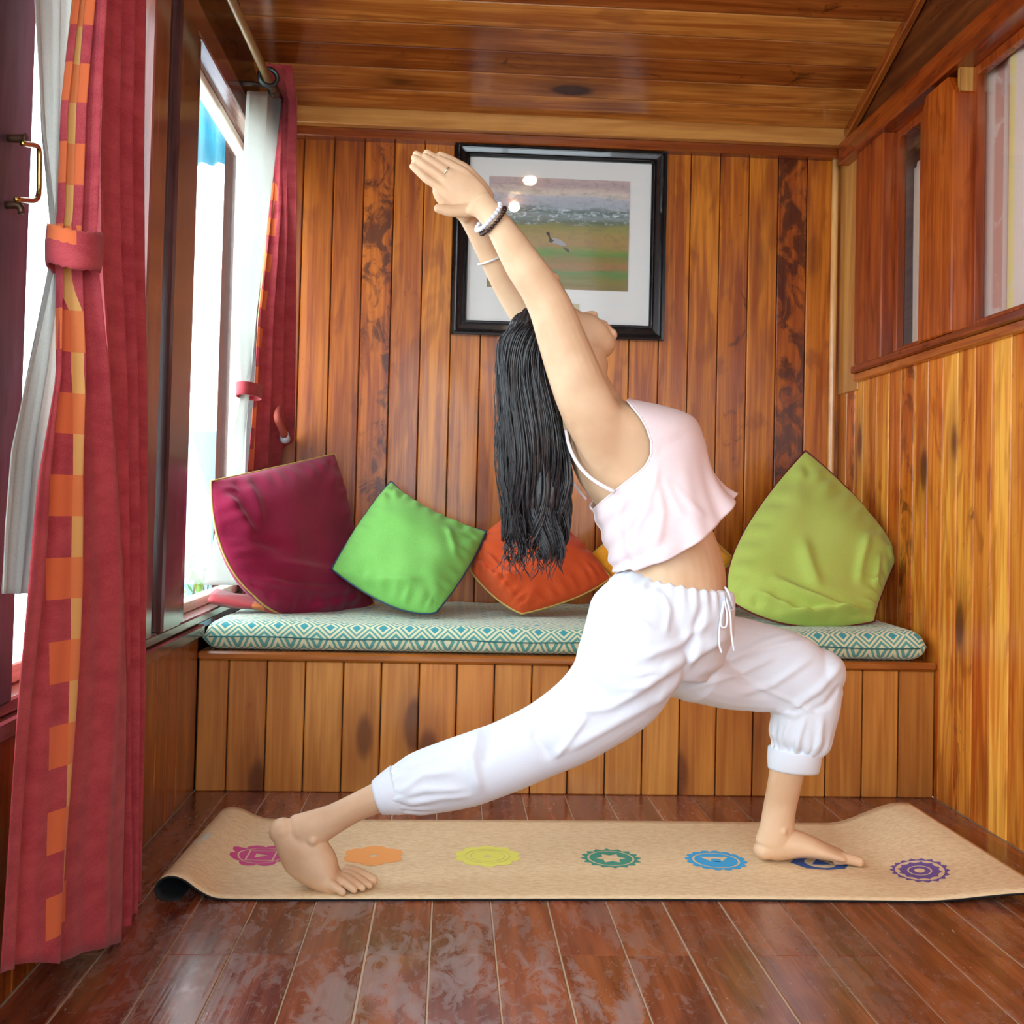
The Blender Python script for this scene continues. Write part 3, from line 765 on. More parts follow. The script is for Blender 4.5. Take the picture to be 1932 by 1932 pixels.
def print_mat():
    t = NT('landscape_print'); co = t.coord('Object'); sp = t.n.new('ShaderNodeSeparateXYZ'); t.put(sp.inputs[0], co)
    x, y, z = sp.outputs
    n1 = t.noise(t.mapping(co, (6, 1, 40)), 1, 4, .6, .6); n2 = t.noise(t.mapping(co, (30, 1, 60)), 1, 4, .65, 1.0)
    h = t.math('ADD', z, t.math('MULTIPLY', t.math('SUBTRACT', n1, .5), .05))
    v = t.math('ADD', t.math('DIVIDE', h, .415), .5)
    r = t.n.new('ShaderNodeValToRGB'); t.put(r.inputs[0], v); el = r.color_ramp.elements
    stops = [(0, (126, 104, 62)), (.10, (112, 112, 54)), (.16, (76, 118, 60)), (.21, (146, 106, 66)), (.28, (120, 112, 54)), (.33, (86, 128, 54)), (.40, (150, 122, 76)),
             (.50, (146, 128, 74)), (.56, (126, 126, 72)), (.60, (84, 100, 84)), (.66, (122, 142, 148)), (.70, (84, 108, 108)), (.74, (150, 162, 176)), (.82, (164, 170, 184)), (.86, (196, 186, 178)), (.93, (168, 150, 156)), (1, (180, 164, 164))]
    el[0].position = 0; el[0].color = (*srgb(*stops[0][1]), 1); el[1].position = 1; el[1].color = (*srgb(*stops[-1][1]), 1)
    for p, c in stops[1:-1]: e = el.new(p); e.color = (*srgb(*c), 1)
    c = t.mix(t.math('MULTIPLY', t.mapr(n2, .45, .7), .35), r.outputs[0], (*srgb(90, 96, 80), 1))
    c = t.mix(t.math('MULTIPLY', t.math('MULTIPLY', t.mapr(n2, .5, .3), t.mapr(t.math('ABSOLUTE', t.math('SUBTRACT', v, .66)), .09, .05)), .8), c, (*srgb(206, 220, 232), 1))
    t.bsdf(t.mix(1.0, c, (1.45, 1.45, 1.42, 1), 'MULTIPLY'), .5); return t.m
px0, px1, pz0, pz1 = .108, .624, 1.612, 2.018
bm = bmesh.new(); w_, h_ = (px1-px0)/2, (pz1-pz0)/2; abox(bm, -w_, w_, -.0012, .0012, -h_, h_)
pr_ = obj('print', bm, print_mat(), pc, loc=((px0+px1)/2, FY-.0115, (pz0+pz1)/2))
def flat_shape(bm, pts, y, th=.0006):
    A = [bm.verts.new((x, y, z)) for x, z in pts]; B = [bm.verts.new((x, y-th, z)) for x, z in pts]
    bm.faces.new(A); bm.faces.new(B[::-1])
    for i in range(len(A)):
        j = (i+1) % len(A); bm.faces.new((A[j], A[i], B[i], B[j]))
def bird_pts(l):
    return [(at(x, y, Y=FY-.013).x, at(x, y, Y=FY-.013).z) for x, y in l]
by = FY-.0135
bm = bmesh.new(); flat_shape(bm, bird_pts([(1036, 450), (1046, 449), (1058, 453), (1067, 460), (1069, 465), (1060, 464), (1048, 460), (1038, 457)]), by)
obj('printed_bird', bm, plain('print_grey', srgb(176, 176, 182), .6), pr_)
bm = bmesh.new()
flat_shape(bm, bird_pts([(1036, 457), (1036, 450), (1033, 444), (1030, 440), (1033, 437), (1037, 440), (1037, 446), (1041, 451), (1045, 454), (1041, 458)]), by-.0008)
obj('printed_neck', bm, plain('print_dark', srgb(48, 44, 46), .6), pr_)
bm = bmesh.new()
flat_shape(bm, bird_pts([(1062, 467), (1067, 467), (1074, 473), (1073, 477), (1068, 474)]), by-.0008)
obj('printed_tail', bm, bpy.data.materials['print_dark'], pr_)
bm = bmesh.new(); abox(bm, at(1062, 580, Y=FY).x, at(1092, 580, Y=FY).x, FY-.0125, FY-.010, at(1080, 592, Y=FY).z, at(1080, 574, Y=FY).z)
obj('plaque', bm, plain('brass_tag', srgb(206, 196, 160), .5), pc)
bm = bmesh.new(); abox(bm, fx0+.046, fx1-.046, FY-.0185, FY-.0165, fz0+.046, fz1-.046)
obj('glass', bm, pane_mat('picture_glass', refl=1.3), pc)

# lamp over the middle of the room (seen as two warm dots in the picture glass)
def lamp_pos(px, py, yl):
    g = at(px, py, Y=FY-.0185); d = g-Vector(CAMP); k = (g.y-yl)/g.y
    return Vector((g.x+d.x*k, yl, g.z+d.z*k))
L1, L2 = lamp_pos(1000, 335, .95), lamp_pos(970, 390, .75)
top = (L1+L2)/2; top.z = ceil_z(top.y)-.004
lamp = empty('ceiling_lamp', top, 'two-bulb brass ceiling lamp mirrored in the picture glass', 'lamp')
brass = plain('brass', srgb(170, 130, 60), .3, Metallic=1.0)
bm = bmesh.new(); ball(bm, top, (.06, .06, .02)); obj('canopy', bm, brass, lamp, True)
bl = NT('warm_bulb'); e = bl.n.new('ShaderNodeEmission'); e.inputs[0].default_value = (1.0, .82, .55, 1); e.inputs[1].default_value = 60
bl.t.links.new(e.outputs[0], bl.out.inputs[0])
for p in (L1, L2):
    bm = bmesh.new(); tube(bm, [top, (top.x*.5+p.x*.5, top.y*.5+p.y*.5, max(top.z*.7+p.z*.3, p.z+.05)), p+Vector((0, 0, .03))], .006, 8); obj('arm', bm, brass, lamp, True)
    bm = bmesh.new(); ball(bm, p, .048 if p is L1 else .034); obj('bulb', bm, bl.m, lamp, True)

# ------------------------------------------------------------------ yoga mat
MX0, MX1, MY0, MY1 = -.575, 1.245, 2.302, 2.872
_mp = catmull([(.15, 0.), (.112, .003), (.080, .018), (.052, .038), (.028, .046), (.008, .041), (-.003, .026), (.001, .010), (.018, .0035), (.045, .003)], 8)
_ml = [0.0]
for _a, _b in zip(_mp[:-1], _mp[1:]): _ml.append(_ml[-1]+float(np.hypot(*(_b-_a))))
ULC = _ml[-1]
def mat_p(u, y):
    """u runs along the mat, y across; returns (x, z) with the curled ends"""
    fl = (y-MY0)/(MY1-MY0)
    if u < ULC:                       # left end: rolls up and tucks under
        q = ULC-u
        return MX0+float(np.interp(q, _ml, [p[0] for p in _mp]))+.012*fl, .0005+float(np.interp(q, _ml, [p[1] for p in _mp]))*(1-.35*fl)
    x = MX0+.15+(u-ULC)+.012*fl*max(0, 1-(u-ULC)/.1)
    z = 0.0
    s = x-1.00
    if s > 0:
        x += s*.28*(1-fl)
        q = min(1, s/.22); z = (.020+.036*fl)*(q*q*(3-2*q)); x -= .02*q*q
    return x, .0005+z
ULEN = ULC+MX1-MX0-.15
bm = bmesh.new(); NU, NV = 220, 20; th = .0045; T_, B_ = [], []
for i in range(NU+1):
    u = ULEN*i/NU; ra, rb = [], []
    for j in range(NV+1):
        y = MY0+(MY1-MY0)*j/NV
        x, z = mat_p(u, y); xa, za = mat_p(min(u+.004, ULEN), y); xb, zb = mat_p(max(u-.004, 0), y)
        nrm = Vector((-(za-zb), 0, xa-xb)).normalized()
        p = Vector((x, y+.006*math.sin(x*3), z)); ra.append(bm.verts.new(p+nrm*th)); rb.append(bm.verts.new(p))
    T_.append(ra); B_.append(rb)
for i in range(NU):
    for j in range(NV):
        bm.faces.new((T_[i][j], T_[i+1][j], T_[i+1][j+1], T_[i][j+1])).material_index = 0
        bm.faces.new((B_[i][j], B_[i][j+1], B_[i+1][j+1], B_[i+1][j])).material_index = 1
for i in range(NU):
    bm.faces.new((T_[i][0], B_[i][0], B_[i+1][0], T_[i+1][0])).material_index = 1
    bm.faces.new((T_[i][NV], T_[i+1][NV], B_[i+1][NV], B_[i][NV])).material_index = 1
for j in range(NV):
    bm.faces.new((T_[0][j], T_[0][j+1], B_[0][j+1], B_[0][j])).material_index = 1
    bm.faces.new((T_[NU][j], B_[NU][j], B_[NU][j+1], T_[NU][j+1])).material_index = 1
t = NT('cork_mat'); co = t.coord('Object')
n1 = t.noise(t.mapping(co, (60, 160, 60)), 1, 4, .6, .5); n2 = t.noise(co, 420, 2, .6)
c = t.mix(t.mapr(n1, .35, .7), (*srgb(238, 212, 172), 1), (*srgb(222, 188, 144), 1)); c = t.mix(t.mapr(n2, .62, .75, 0, .5), c, (*srgb(176, 136, 98), 1))
t.bsdf(c, .7, t.bump(n2, .2, .001))
ymat = tag(obj('yoga_mat', bm, t.m, smooth=True), 'long cork yoga mat with curled ends and coloured wheel prints', 'yoga mat')
ymat.data.materials.append(plain('black_rubber', srgb(16, 16, 18), .8))
def on_mat(x, y, lift=.0):
    u = x-MX0-.15+ULC
    for _ in range(6):
        xx, z = mat_p(u, y); u += x-xx
    xx, z = mat_p(u, y)
    return Vector((xx, y+.006*math.sin(x*3), z+th+lift))
def decal(loops, cx, cy, col, name='printed_wheel', lift=.0005, sx=1.0, sy=1.0):
    """each loop list: outer polygon then holes; filled and laid on the mat"""
    bm = bmesh.new()
    for polys in loops:
        ed = []
        for pl in polys:
            vs = [bm.verts.new((cx+x*sx, cy+y*sy, 0)) for x, y in pl]
            ed += [bm.edges.new((vs[i], vs[(i+1) % len(vs)])) for i in range(len(vs))]
        bmesh.ops.triangle_fill(bm, use_beauty=True, use_dissolve=False, edges=ed)
    bmesh.ops.subdivide_edges(bm, edges=[e for e in bm.edges if e.calc_length() > .02], cuts=2, use_grid_fill=False)
    bmesh.ops.triangulate(bm, faces=bm.faces)
    for v in bm.verts: v.co = on_mat(v.co.x, v.co.y, lift)
    return obj(name, bm, col, ymat)
def circ(r, n=40, r2=None, lob=0, ph=0):
    out = []
    for k in range(n):
        a = 2*PI*k/n+ph; rr = r if not lob else r+(r2-r)*abs(math.sin(a*lob/2))**.7
        out.append((rr*math.cos(a), rr*math.sin(a)))
    return out
def star(r, r2, n, ph=0): return [((r if k % 2 == 0 else r2)*math.cos(PI*k/n+ph), (r if k % 2 == 0 else r2)*math.sin(PI*k/n+ph)) for k in range(2*n)]
def ink(n, c): return plain(n, srgb(*c), .7)
def mpos(px, py): p = at(px, py, Z=.006); return p.x, p.y
RW = .071
c = mpos(494, 1612); K = ink('magenta_ink', (206, 74, 140))
decal([[circ(.060, 96, .076, 8), circ(.056, 40)], [circ(.052, 40), [(-.034, -.036), (.034, -.036), (.034, .036), (-.034, .036)]], [[(-.030, -.032), (.030, -.032), (.030, .032), (-.030, .032)], [(-.014, .014), (.018, 0), (-.014, -.014)]]], *c, K, sx=.95)
c = mpos(705, 1613); K = ink('orange_ink', (250, 170, 96))
decal([[circ(.058, 96, .072, 6), circ(.010, 16)]], *c, K)
c = mpos(920, 1615); K = ink('yellow_ink', (236, 232, 110))
decal([[circ(.066, 120, .077, 10), circ(.052, 60)], [circ(.0505, 50), circ(.040, 40)], [circ(.0385, 40), circ(.012, 3, ph=PI/2)]], *c, K)
c = mpos(1153, 1620); K = ink('green_ink', (66, 150, 130))
decal([[star(.072, .060, 16), circ(.0545, 50)], [circ(.050, 50), star(.036, .021, 6)]], *c, K)
c = mpos(1352, 1624); K = ink('blue_ink', (60, 168, 226))
decal([[circ(.062, 128, .072, 16), circ(.055, 50)], [circ(.050, 50), [(-.034, .024), (.034, .024), (.012, -.008), (-.012, -.008)]], [circ(.012, 20)]], *c, K)
c = mpos(1548, 1628); K = ink('indigo_ink', (58, 92, 160))
decal([[[(-.07, 0), (-.045, -.04), (0, -.05), (.045, -.04), (.07, 0), (.045, .04), (0, .05), (-.045, .04)], circ(.036, 40)], [star(.026, .014, 3, PI/2)]], *c, K)
c = mpos(1738, 1600); K = ink('violet_ink', (112, 86, 156)); c = (at(1735, 1628, Z=.03).x, at(1735, 1628, Z=.03).y)
decal([[star(.074, .064, 18), circ(.060, 50)], [circ(.055, 72, .047, 12), circ(.030, 40)], [circ(.026, 30), circ(.013, 20)]], *c, K, sx=.86)
WH = plain('white_sticker', srgb(214, 212, 200), .6)
for (a, b) in (((378, 1572), (392, 1590)), ((368, 1588), (378, 1597))):
    p = at(a[0], a[1], Z=.04); q = at(b[0], b[1], Z=.035)
    xs = sorted((p.x, q.x)); ys = sorted((p.y, q.y))
    bm = bmesh.new(); g = [[on_mat(x, y, .0006) for x in (xs[0], (xs[0]+xs[1])/2, xs[1])] for y in (ys[0], ys[1])]
    V = [[bm.verts.new(p_) for p_ in r] for r in g]
    for k in range(2): bm.faces.new((V[0][k], V[0][k+1], V[1][k+1], V[1][k]))
    obj('sticker', bm, WH, ymat)

# ------------------------------------------------------------------ curtains
def curtain_mat(name, transl=.12):
    """crimson cloth; U in column widths from the middle of the orange column, V height in metres"""
    t = NT(name); uv = t.n.new('ShaderNodeUVMap'); sp = t.n.new('ShaderNodeSeparateXYZ'); t.put(sp.inputs[0], uv.outputs[0])
    u, v, _ = sp.outputs; co = t.coord('Object')
    P = .131
    au = t.math('ABSOLUTE', u)
    fv = t.math('FRACT', t.math('DIVIDE', v, P))
    sq = t.math('MULTIPLY', t.math('LESS_THAN', au, .5), t.math('LESS_THAN', fv, .5))
    ln = t.math('MULTIPLY', t.math('LESS_THAN', t.math('ABSOLUTE', t.math('SUBTRACT', u, .08)), .115), 1.0)
    n = t.noise(t.mapping(co, (1, 1, 1)), 700, 2, .6); n2 = t.noise(t.mapping(co, (14, 14, 30)), 1, 3, .6)
    base = t.mix(t.mapr(t.math('ADD', t.math('MULTIPLY', n, .5), t.math('MULTIPLY', n2, .5)), .38, .62), (*srgb(192, 80, 86), 1), (*srgb(166, 58, 68), 1))
    c = t.mix(sq, base, (*srgb(222, 112, 68), 1))
    c = t.mix(t.math('MULTIPLY', ln, t.math('SUBTRACT', 1.0, t.math('MULTIPLY', sq, .75))), c, (*srgb(222, 168, 100), 1))
    b = t.bsdf(c, .9, t.bump(n, .35, .001), Sheen_Weight=.12, Specular_IOR_Level=.15)
    tr = t.n.new('ShaderNodeBsdfTranslucent'); t.put(tr.inputs[0], c)
    mx = t.n.new('ShaderNodeMixShader'); mx.inputs[0].default_value = transl
    t.t.links.new(b.outputs[0], mx.inputs[1]); t.t.links.new(tr.outputs[0], mx.inputs[2]); t.t.links.new(mx.outputs[0], t.out.inputs[0])
    return t.m
C_RED = curtain_mat('crimson_curtain')
C_LIN = fabric('white_lining', srgb(226, 228, 224), srgb(214, 216, 212), sheen=.1, transl=.55)
def interp(tab, y):
    ys = [r[0] for r in tab]
    return [float(np.interp(y, ys, [r[k] for r in tab])) for k in range(1, len(tab[0]))]
def sheet(name, tab, xl, xr, y0, y1, folds, mat, parent, nu=70, nv=90, seed=0, col=None, foldtab=None, th=.0012, gather=None):
    """hanging cloth. tab rows (py, left px, right px); xl/xr wall distance of its two edges; folds (count, depth m)"""
    bm = bmesh.new(); uvl = bm.loops.layers.uv.new('UVMap'); G = []; UV = {}
    k, A = folds
    hemf = y1 if callable(y1) else (lambda u: y1)
    for j in range(nv+1):
        row = []
        for i in range(nu+1):
            u = i/nu; py = y0+(hemf(u)-y0)*j/nv; l, r = interp(tab, py)
            xa, xb = (xl(py) if callable(xl) else xl), (xr(py) if callable(xr) else xr); a_ = A
            px = l+(r-l)*u; X = xa+(xb-xa)*u
            ph = 2*PI*k*u+seed+.5*math.sin(py*.004+seed)+.8*mn.noise(Vector((u*3, py*.002, seed)))
            f = math.sin(ph)+.35*math.sin(2.3*ph+1)
            p = at(px, py, X=X)
            p = p+Vector((a_*f, a_*.5*math.cos(ph), 0))
            w = bm.verts.new(p); row.append(w)
            if col:
                cx_, cw = interp(col, py); UV[w] = ((px-cx_)/cw, p.z)
            else: UV[w] = (9, p.z)
        G.append(row)
    for j in range(nv):
        for i in range(nu):
            f = bm.faces.new((G[j][i], G[j][i+1], G[j+1][i+1], G[j+1][i]))
            for lp in f.loops: lp[uvl].uv = UV[lp.vert]
    o = obj(name, bm, mat, parent, True)
    sd = o.modifiers.new('thickness', 'SOLIDIFY'); sd.thickness = th; sd.offset = 0
    return o
# near curtain on the left
nc = empty('curtain', at(130, 1780, X=-.61), 'tall crimson curtain with orange squares tied back at the left edge, nearest the camera', 'curtain', 'crimson curtains at the left windows')
sheet('curtain_panel', [(-420, 132, 205), (0, 137, 200), (200, 114, 192), (400, 108, 186), (440, 104, 184), (475, 104, 184), (520, 104, 190), (700, 96, 212), (900, 62, 226), (1100, 44, 238), (1300, 24, 244), (1500, 10, 246), (1850, -12, 240)],
      -.63, -.575, -420, lambda u: 1838-58*u-6*math.sin(u*9), (2.6, .0095), C_RED, nc, seed=.6, col=[(-420, 172, 52), (0, 150, 44), (200, 134, 46), (400, 126, 46), (440, 120, 44), (520, 122, 50), (600, 134, 56), (800, 136, 60), (1000, 132, 60), (1200, 128, 58), (1400, 118, 56), (1600, 110, 54), (1850, 104, 52)])
sheet('curtain_panel', [(-420, 188, 276), (0, 188, 272), (300, 180, 268), (480, 182, 268), (700, 196, 270), (1000, 208, 272), (1300, 214, 268), (1500, 218, 262), (1660, 222, 258), (1850, 214, 258)],
      -.60, -.625, -420, lambda u: 1778-62*u-5*math.sin(u*14), (3.2, .014), C_RED, nc, seed=2.2, col=[(-420, 400, 8), (480, 400, 8), (620, 271, 9), (1850, 262, 10)])
sheet('lining', [(-420, 50, 150), (0, 60, 150), (250, 76, 130), (400, 96, 120), (455, 104, 118), (520, 92, 118), (700, 46, 112), (850, 14, 92), (1000, 2, 72), (1130, -2, 52)],
      -.655, -.64, -420, 1120, (2.2, .006), C_LIN, nc, nu=36, seed=1.0)
c_ = at(140, 476, X=-.605)
bm = bmesh.new(); uvl = bm.loops.layers.uv.new('UVMap'); R0 = []
for j in range(9):
    v = j/8; row = []
    for i in range(40):
        a = 2*PI*i/40
        row.append((c_.x+.040*math.cos(a)*(1+.05*math.sin(v*PI)), c_.y+.052*math.sin(a), c_.z+.030-.060*v+.006*math.sin(a*2+.6)+.0015*math.sin(a*17)))
    R0.append([bm.verts.new(p) for p in row])
for a, b in zip(R0[:-1], R0[1:]):
    for i in range(40):
        f = bm.faces.new((a[i], a[(i+1) % 40], b[(i+1) % 40], b[i]))
        for lp in f.loops: lp[uvl].uv = (.3 if 24 < i < 33 and a is R0[0] or 24 < i < 33 and (a is R0[1] or a is R0[2]) else 2, .02)
o = obj('tieback', bm, C_RED, nc, True); m = o.modifiers.new('thickness', 'SOLIDIFY'); m.thickness = .004
# far curtain in the corner
fc = empty('curtain', at(520, 900, X=-.60), 'crimson curtain with white lining in the far left corner behind the maroon cushion', 'curtain', 'crimson curtains at the left windows')
fc['label'] = 'crimson curtain hanging from the rod end in the far left corner behind the maroon cushion'
sheet('curtain_panel', [(121, 478, 546), (186, 526, 556), (373, 508, 556), (600, 482, 554), (740, 474, 552), (900, 462, 548), (1150, 456, 546)], lambda y: -.645-.04*min(1, max(0, (y-750)/200)), lambda y: -.555-.10*min(1, max(0, (y-780)/200)), 121, 1120, (3.2, .010), C_RED, fc, nu=60, seed=.4,
      col=[(121, 480, 26), (373, 516, 18), (600, 490, 18), (900, 472, 18), (1150, 466, 18)])
bm = bmesh.new()
sheet('lining', [(165, 464, 531), (186, 462, 531), (373, 452, 512), (600, 444, 486), (735, 452, 474), (800, 440, 468), (900, 424, 464), (1000, 404, 462), (1110, 380, 462)], lambda y: -.665-.048*min(1, max(0, (y-750)/150)), lambda y: -.628-.075*min(1, max(0, (y-750)/200)), 172, 1104, (1.7, .008), C_LIN, fc, nu=50, seed=2.0)
c_ = at(470, 738, X=-.63)
bm = bmesh.new(); uvl = bm.loops.layers.uv.new('UVMap'); R0 = []
for j in range(6):
    v = j/5; R0.append([bm.verts.new((c_.x+.036*math.cos(2*PI*i/32), c_.y+.10*math.sin(2*PI*i/32), c_.z+.020-.040*v)) for i in range(32)])
for a, b in zip(R0[:-1], R0[1:]):
    for i in range(32):
        f = bm.faces.new((a[i], a[(i+1) % 32], b[(i+1) % 32], b[i]))
        for lp in f.loops: lp[uvl].uv = (2, .1)
o = obj('tieback', bm, C_RED, fc, True); m = o.modifiers.new('thickness', 'SOLIDIFY'); m.thickness = .004
# loose pink flap of the tie with a white end
bm = bmesh.new()
pts = [(527, 765), (522, 785), (530, 805), (536, 820)]
tube(bm, [at(x, y, X=-.572) for x, y in pts], [.004, .011, .012, .014], 8)
fl = obj('tie_end', bm, plain('pink_tie', srgb(196, 96, 84), .8), fc, True)
bm = bmesh.new(); tube(bm, [at(536, 818, X=-.572), at(538, 830, X=-.571)], [.015, .019], 8, 2)
obj('tie_tip', bm, plain('white_tie_tip', srgb(206, 212, 226), .8), fl, True)
# rod with its end at the eyelet
g0 = at(509, 152, X=-.595)
RX, RZ = -.60, g0.z
bm = bmesh.new(); y_ = 1.2; pts = [(RX, y_, RZ-.035), (RX, 2.4, RZ-.02), (-.598, g0.y+.02, RZ)]
tube(bm, pts, .0125, 14)
rod = tag(obj('curtain_rod', bm, plain('aged_brass_rod', srgb(150, 122, 80), .4, Metallic=.3), None, True), 'long slim brass brown curtain rod above the left windows', 'curtain rod')
bm = bmesh.new(); ball(bm, (-.598, g0.y+.10, RZ), .02); tube(bm, [(-.598, g0.y+.02, RZ), (-.598, g0.y+.09, RZ)], .0125, 12); obj('finial', bm, plain('dark_finial', srgb(60, 48, 40), .4), rod, True)
bm = bmesh.new(); tube(bm, [(-.70, g0.y+.06, RZ+.01), (-.65, g0.y+.06, RZ+.01), (-.60, g0.y+.06, RZ)], .008, 8); obj('bracket', bm, plain('dark_finial2', srgb(60, 48, 40), .4), rod, True)
bm = bmesh.new(); n = 28; R0 = []
for i in range(n):
    a = 2*PI*i/n; R0.append([bm.verts.new((g0.x+(.026+.007*math.cos(b))*math.cos(a), g0.y-.03+.004*math.sin(b)+.012*math.cos(a), g0.z+(.026+.007*math.cos(b))*math.sin(a))) for b in [2*PI*k/8 for k in range(8)]])
for i in range(n):
    for k in range(8): bm.faces.new((R0[i][k], R0[(i+1) % n][k], R0[(i+1) % n][(k+1) % 8], R0[i][(k+1) % 8]))
obj('eyelet', bm, plain('gunmetal', srgb(70, 78, 80), .35, Metallic=.8), fc, True)
# brass casement handle
hx = LX+.045
bm = bmesh.new(); P_ = [at(x, y, X=hx) for x, y in ((42, 270), (50, 272), (68, 275), (74, 286), (74, 330), (73, 366), (66, 378), (50, 378), (30, 376))]
tube(bm, P_, .0042, 10)
hd = obj('handle', bm, plain('polished_brass', srgb(176, 150, 84), .25, Metallic=1.0), bpy.data.objects['trim_21'], True)
bm = bmesh.new()
for (x, y) in ((42, 262), (38, 386)):
    p = at(x, y, X=hx-.012); tube(bm, [p+Vector((-.022, 0, 0)), p, p+Vector((.006, 0, 0))], [.006, .007, .009], 10)
    break
obj('handle_mount', bm, plain('dark_brass', srgb(92, 66, 50), .4, Metallic=.6), hd, True)
bm = bmesh.new(); p = at(36, 388, X=hx-.01); tube(bm, [p+Vector((-.02, 0, 0)), p, p+Vector((.004, 0, -.012))], [.006, .006, .005], 10)
obj('handle_mount', bm, bpy.data.materials['dark_brass'], hd, True)

# pale flowered curtains hanging behind the right windows
t = NT('pale_flowered_cotton'); co = t.coord('Object'); sp = t.n.new('ShaderNodeSeparateXYZ'); t.put(sp.inputs[0], co)
s1 = t.mapr(t.math('SINE', t.math('MULTIPLY', sp.outputs[1], 62.0)), .3, .8); s2 = t.mapr(t.math('SINE', t.math('ADD', t.math('MULTIPLY', sp.outputs[1], 31.0), 1.0)), .86, .95)
n1 = t.noise(co, 16, 3, .6, .8)
c = t.mix(s1, (*srgb(226, 200, 190), 1), (*srgb(196, 140, 128), 1)); c = t.mix(s2, c, (*srgb(232, 206, 140), 1)); c = t.mix(t.mapr(n1, .55, .7, 0, .6), c, (*srgb(226, 210, 200), 1))
t.bsdf(c, .9, Sheen_Weight=.2); C_PINK = t.m
def back_sheet(y0, y1, z0, z1, X, k, A, seed, label, fade=1.0):
    bm = bmesh.new(); G = []; nu, nv = 60, 14
    for j in range(nv+1):
        z = z1+(z0-z1)*j/nv; row = []
        for i in range(nu+1):
            u = i/nu; y = y0+(y1-y0)*u
            row.append(bm.verts.new((X+A*math.sin(2*PI*k*u+seed+.4*math.sin(z*3)), y+.004*math.sin(z*4+u*9), z)))
        G.append(row)
    for j in range(nv):
        for i in range(nu): bm.faces.new((G[j][i], G[j][i+1], G[j+1][i+1], G[j+1][i]))
    o = tag(obj('window_curtain', bm, C_PINK, None, True), label, 'curtain', 'pale curtains behind the right windows')
    m = o.modifiers.new('thickness', 'SOLIDIFY'); m.thickness = .0015
    return o
back_sheet(at(1816, 500, X=XR+.06).y, 2.1, WT+.03, 2.10, XR+.07, 6.5, .014, .3, 'pale pink flowered curtain behind the large right window')
back_sheet(3.52, yA+.02, WT+.03, 1.96, XR+.065, 2.2, .010, 1.3, 'narrow pale curtain strip behind the small right window')

# ------------------------------------------------------------------ outside: terrace, awning, shrubs, haze panel
bm = bmesh.new(); abox(bm, -6.0, XL-.2, -3, 8, -.35, -.30)
tag(obj('terrace', bm, plain('pale_paving', srgb(200, 200, 190), .9)), 'pale ground outside the left windows', kind='structure')
aw = empty('awning', (-1.5, 3.0, 2.0), 'pale turquoise awning sheet outside the left window', 'awning')
t = NT('turquoise_sheet'); b = t.bsdf((*srgb(104, 186, 204), 1), .6)
trn = t.n.new('ShaderNodeBsdfTranslucent'); trn.inputs[0].default_value = (*srgb(120, 206, 222), 1); mx = t.n.new('ShaderNodeMixShader'); mx.inputs[0].default_value = .5
t.t.links.new(b.outputs[0], mx.inputs[1]); t.t.links.new(trn.outputs[0], mx.inputs[2]); t.t.links.new(mx.outputs[0], t.out.inputs[0])
bm = bmesh.new(); G = []
for j in range(7):
    py = -80+390*j/6; row = []
    for i in range(41):
        px = 300+175*i/40; p = at(px, py, Y=4.9); p.y += .03*math.sin(i*.9); row.append(bm.verts.new(p))
    G.append(row)
for j in range(6):
    for i in range(40): bm.faces.new((G[j][i], G[j][i+1], G[j+1][i+1], G[j+1][i]))
o = obj('awning_sheet', bm, t.m, aw, True); m = o.modifiers.new('thickness', 'SOLIDIFY'); m.thickness = .002
pa, pb = at(300, -80, Y=4.9), at(475, -80, Y=4.9)
bm = bmesh.new(); tube(bm, [pa, (pa+pb)/2, pb], .02, 8); tube(bm, [pb, Vector((pb.x, 4.9, 1.2)), Vector((pb.x, 4.9, -.3))], .02, 8)
obj('awning_pole', bm, plain('white_pole', srgb(220, 224, 220), .5), aw, True)
# panel added to paint pale blue haze over the greenery, and a shrub
b0 = at(330, 905, Y=5.6); b1 = at(470, 1160, Y=5.6)
tag(boxobj('haze_panel', b0.x-.3, b1.x+.25, 5.55, 5.7, -.3, b0.z+.25, plain('pale_blue_haze', srgb(150, 196, 222), .9), None, .01), 'added panel painting pale blue haze far outside the left window', 'wall')
gb = empty('shrub', (-1.2, 5.25, -.3), 'small green leafy shrub outside the left window', 'shrub')
bm = bmesh.new()
for k in range(7): tube(bm, [(-1.2, 5.25, -.3), (-1.2+.06*math.cos(k), 5.25+.06*math.sin(k), .1), (-1.2+.16*math.cos(k*1.3), 5.25+.16*math.sin(k*1.3), .42+.03*k)], [.01, .007, .003], 6, 2)
obj('stem', bm, plain('shrub_stem', srgb(96, 80, 50), .8), gb, True)
bm = bmesh.new()
for k in range(220):
    c = Vector((-1.2+random.gauss(0, .085), 5.25+random.gauss(0, .085), random.uniform(.05, .62)))
    d = Vector((random.gauss(0, 1), random.gauss(0, 1), random.gauss(.3, .6))).normalized(); w = d.cross(Vector((0, 0, 1))).normalized()
    l = random.uniform(.05, .09); V = [bm.verts.new(p) for p in (c, c+d*l*.5+w*l*.25, c+d*l, c+d*l*.5-w*l*.25)]; bm.faces.new(V)
tag(obj('foliage', bm, plain('leaf_green', srgb(110, 160, 70), .6), gb), kind='stuff')

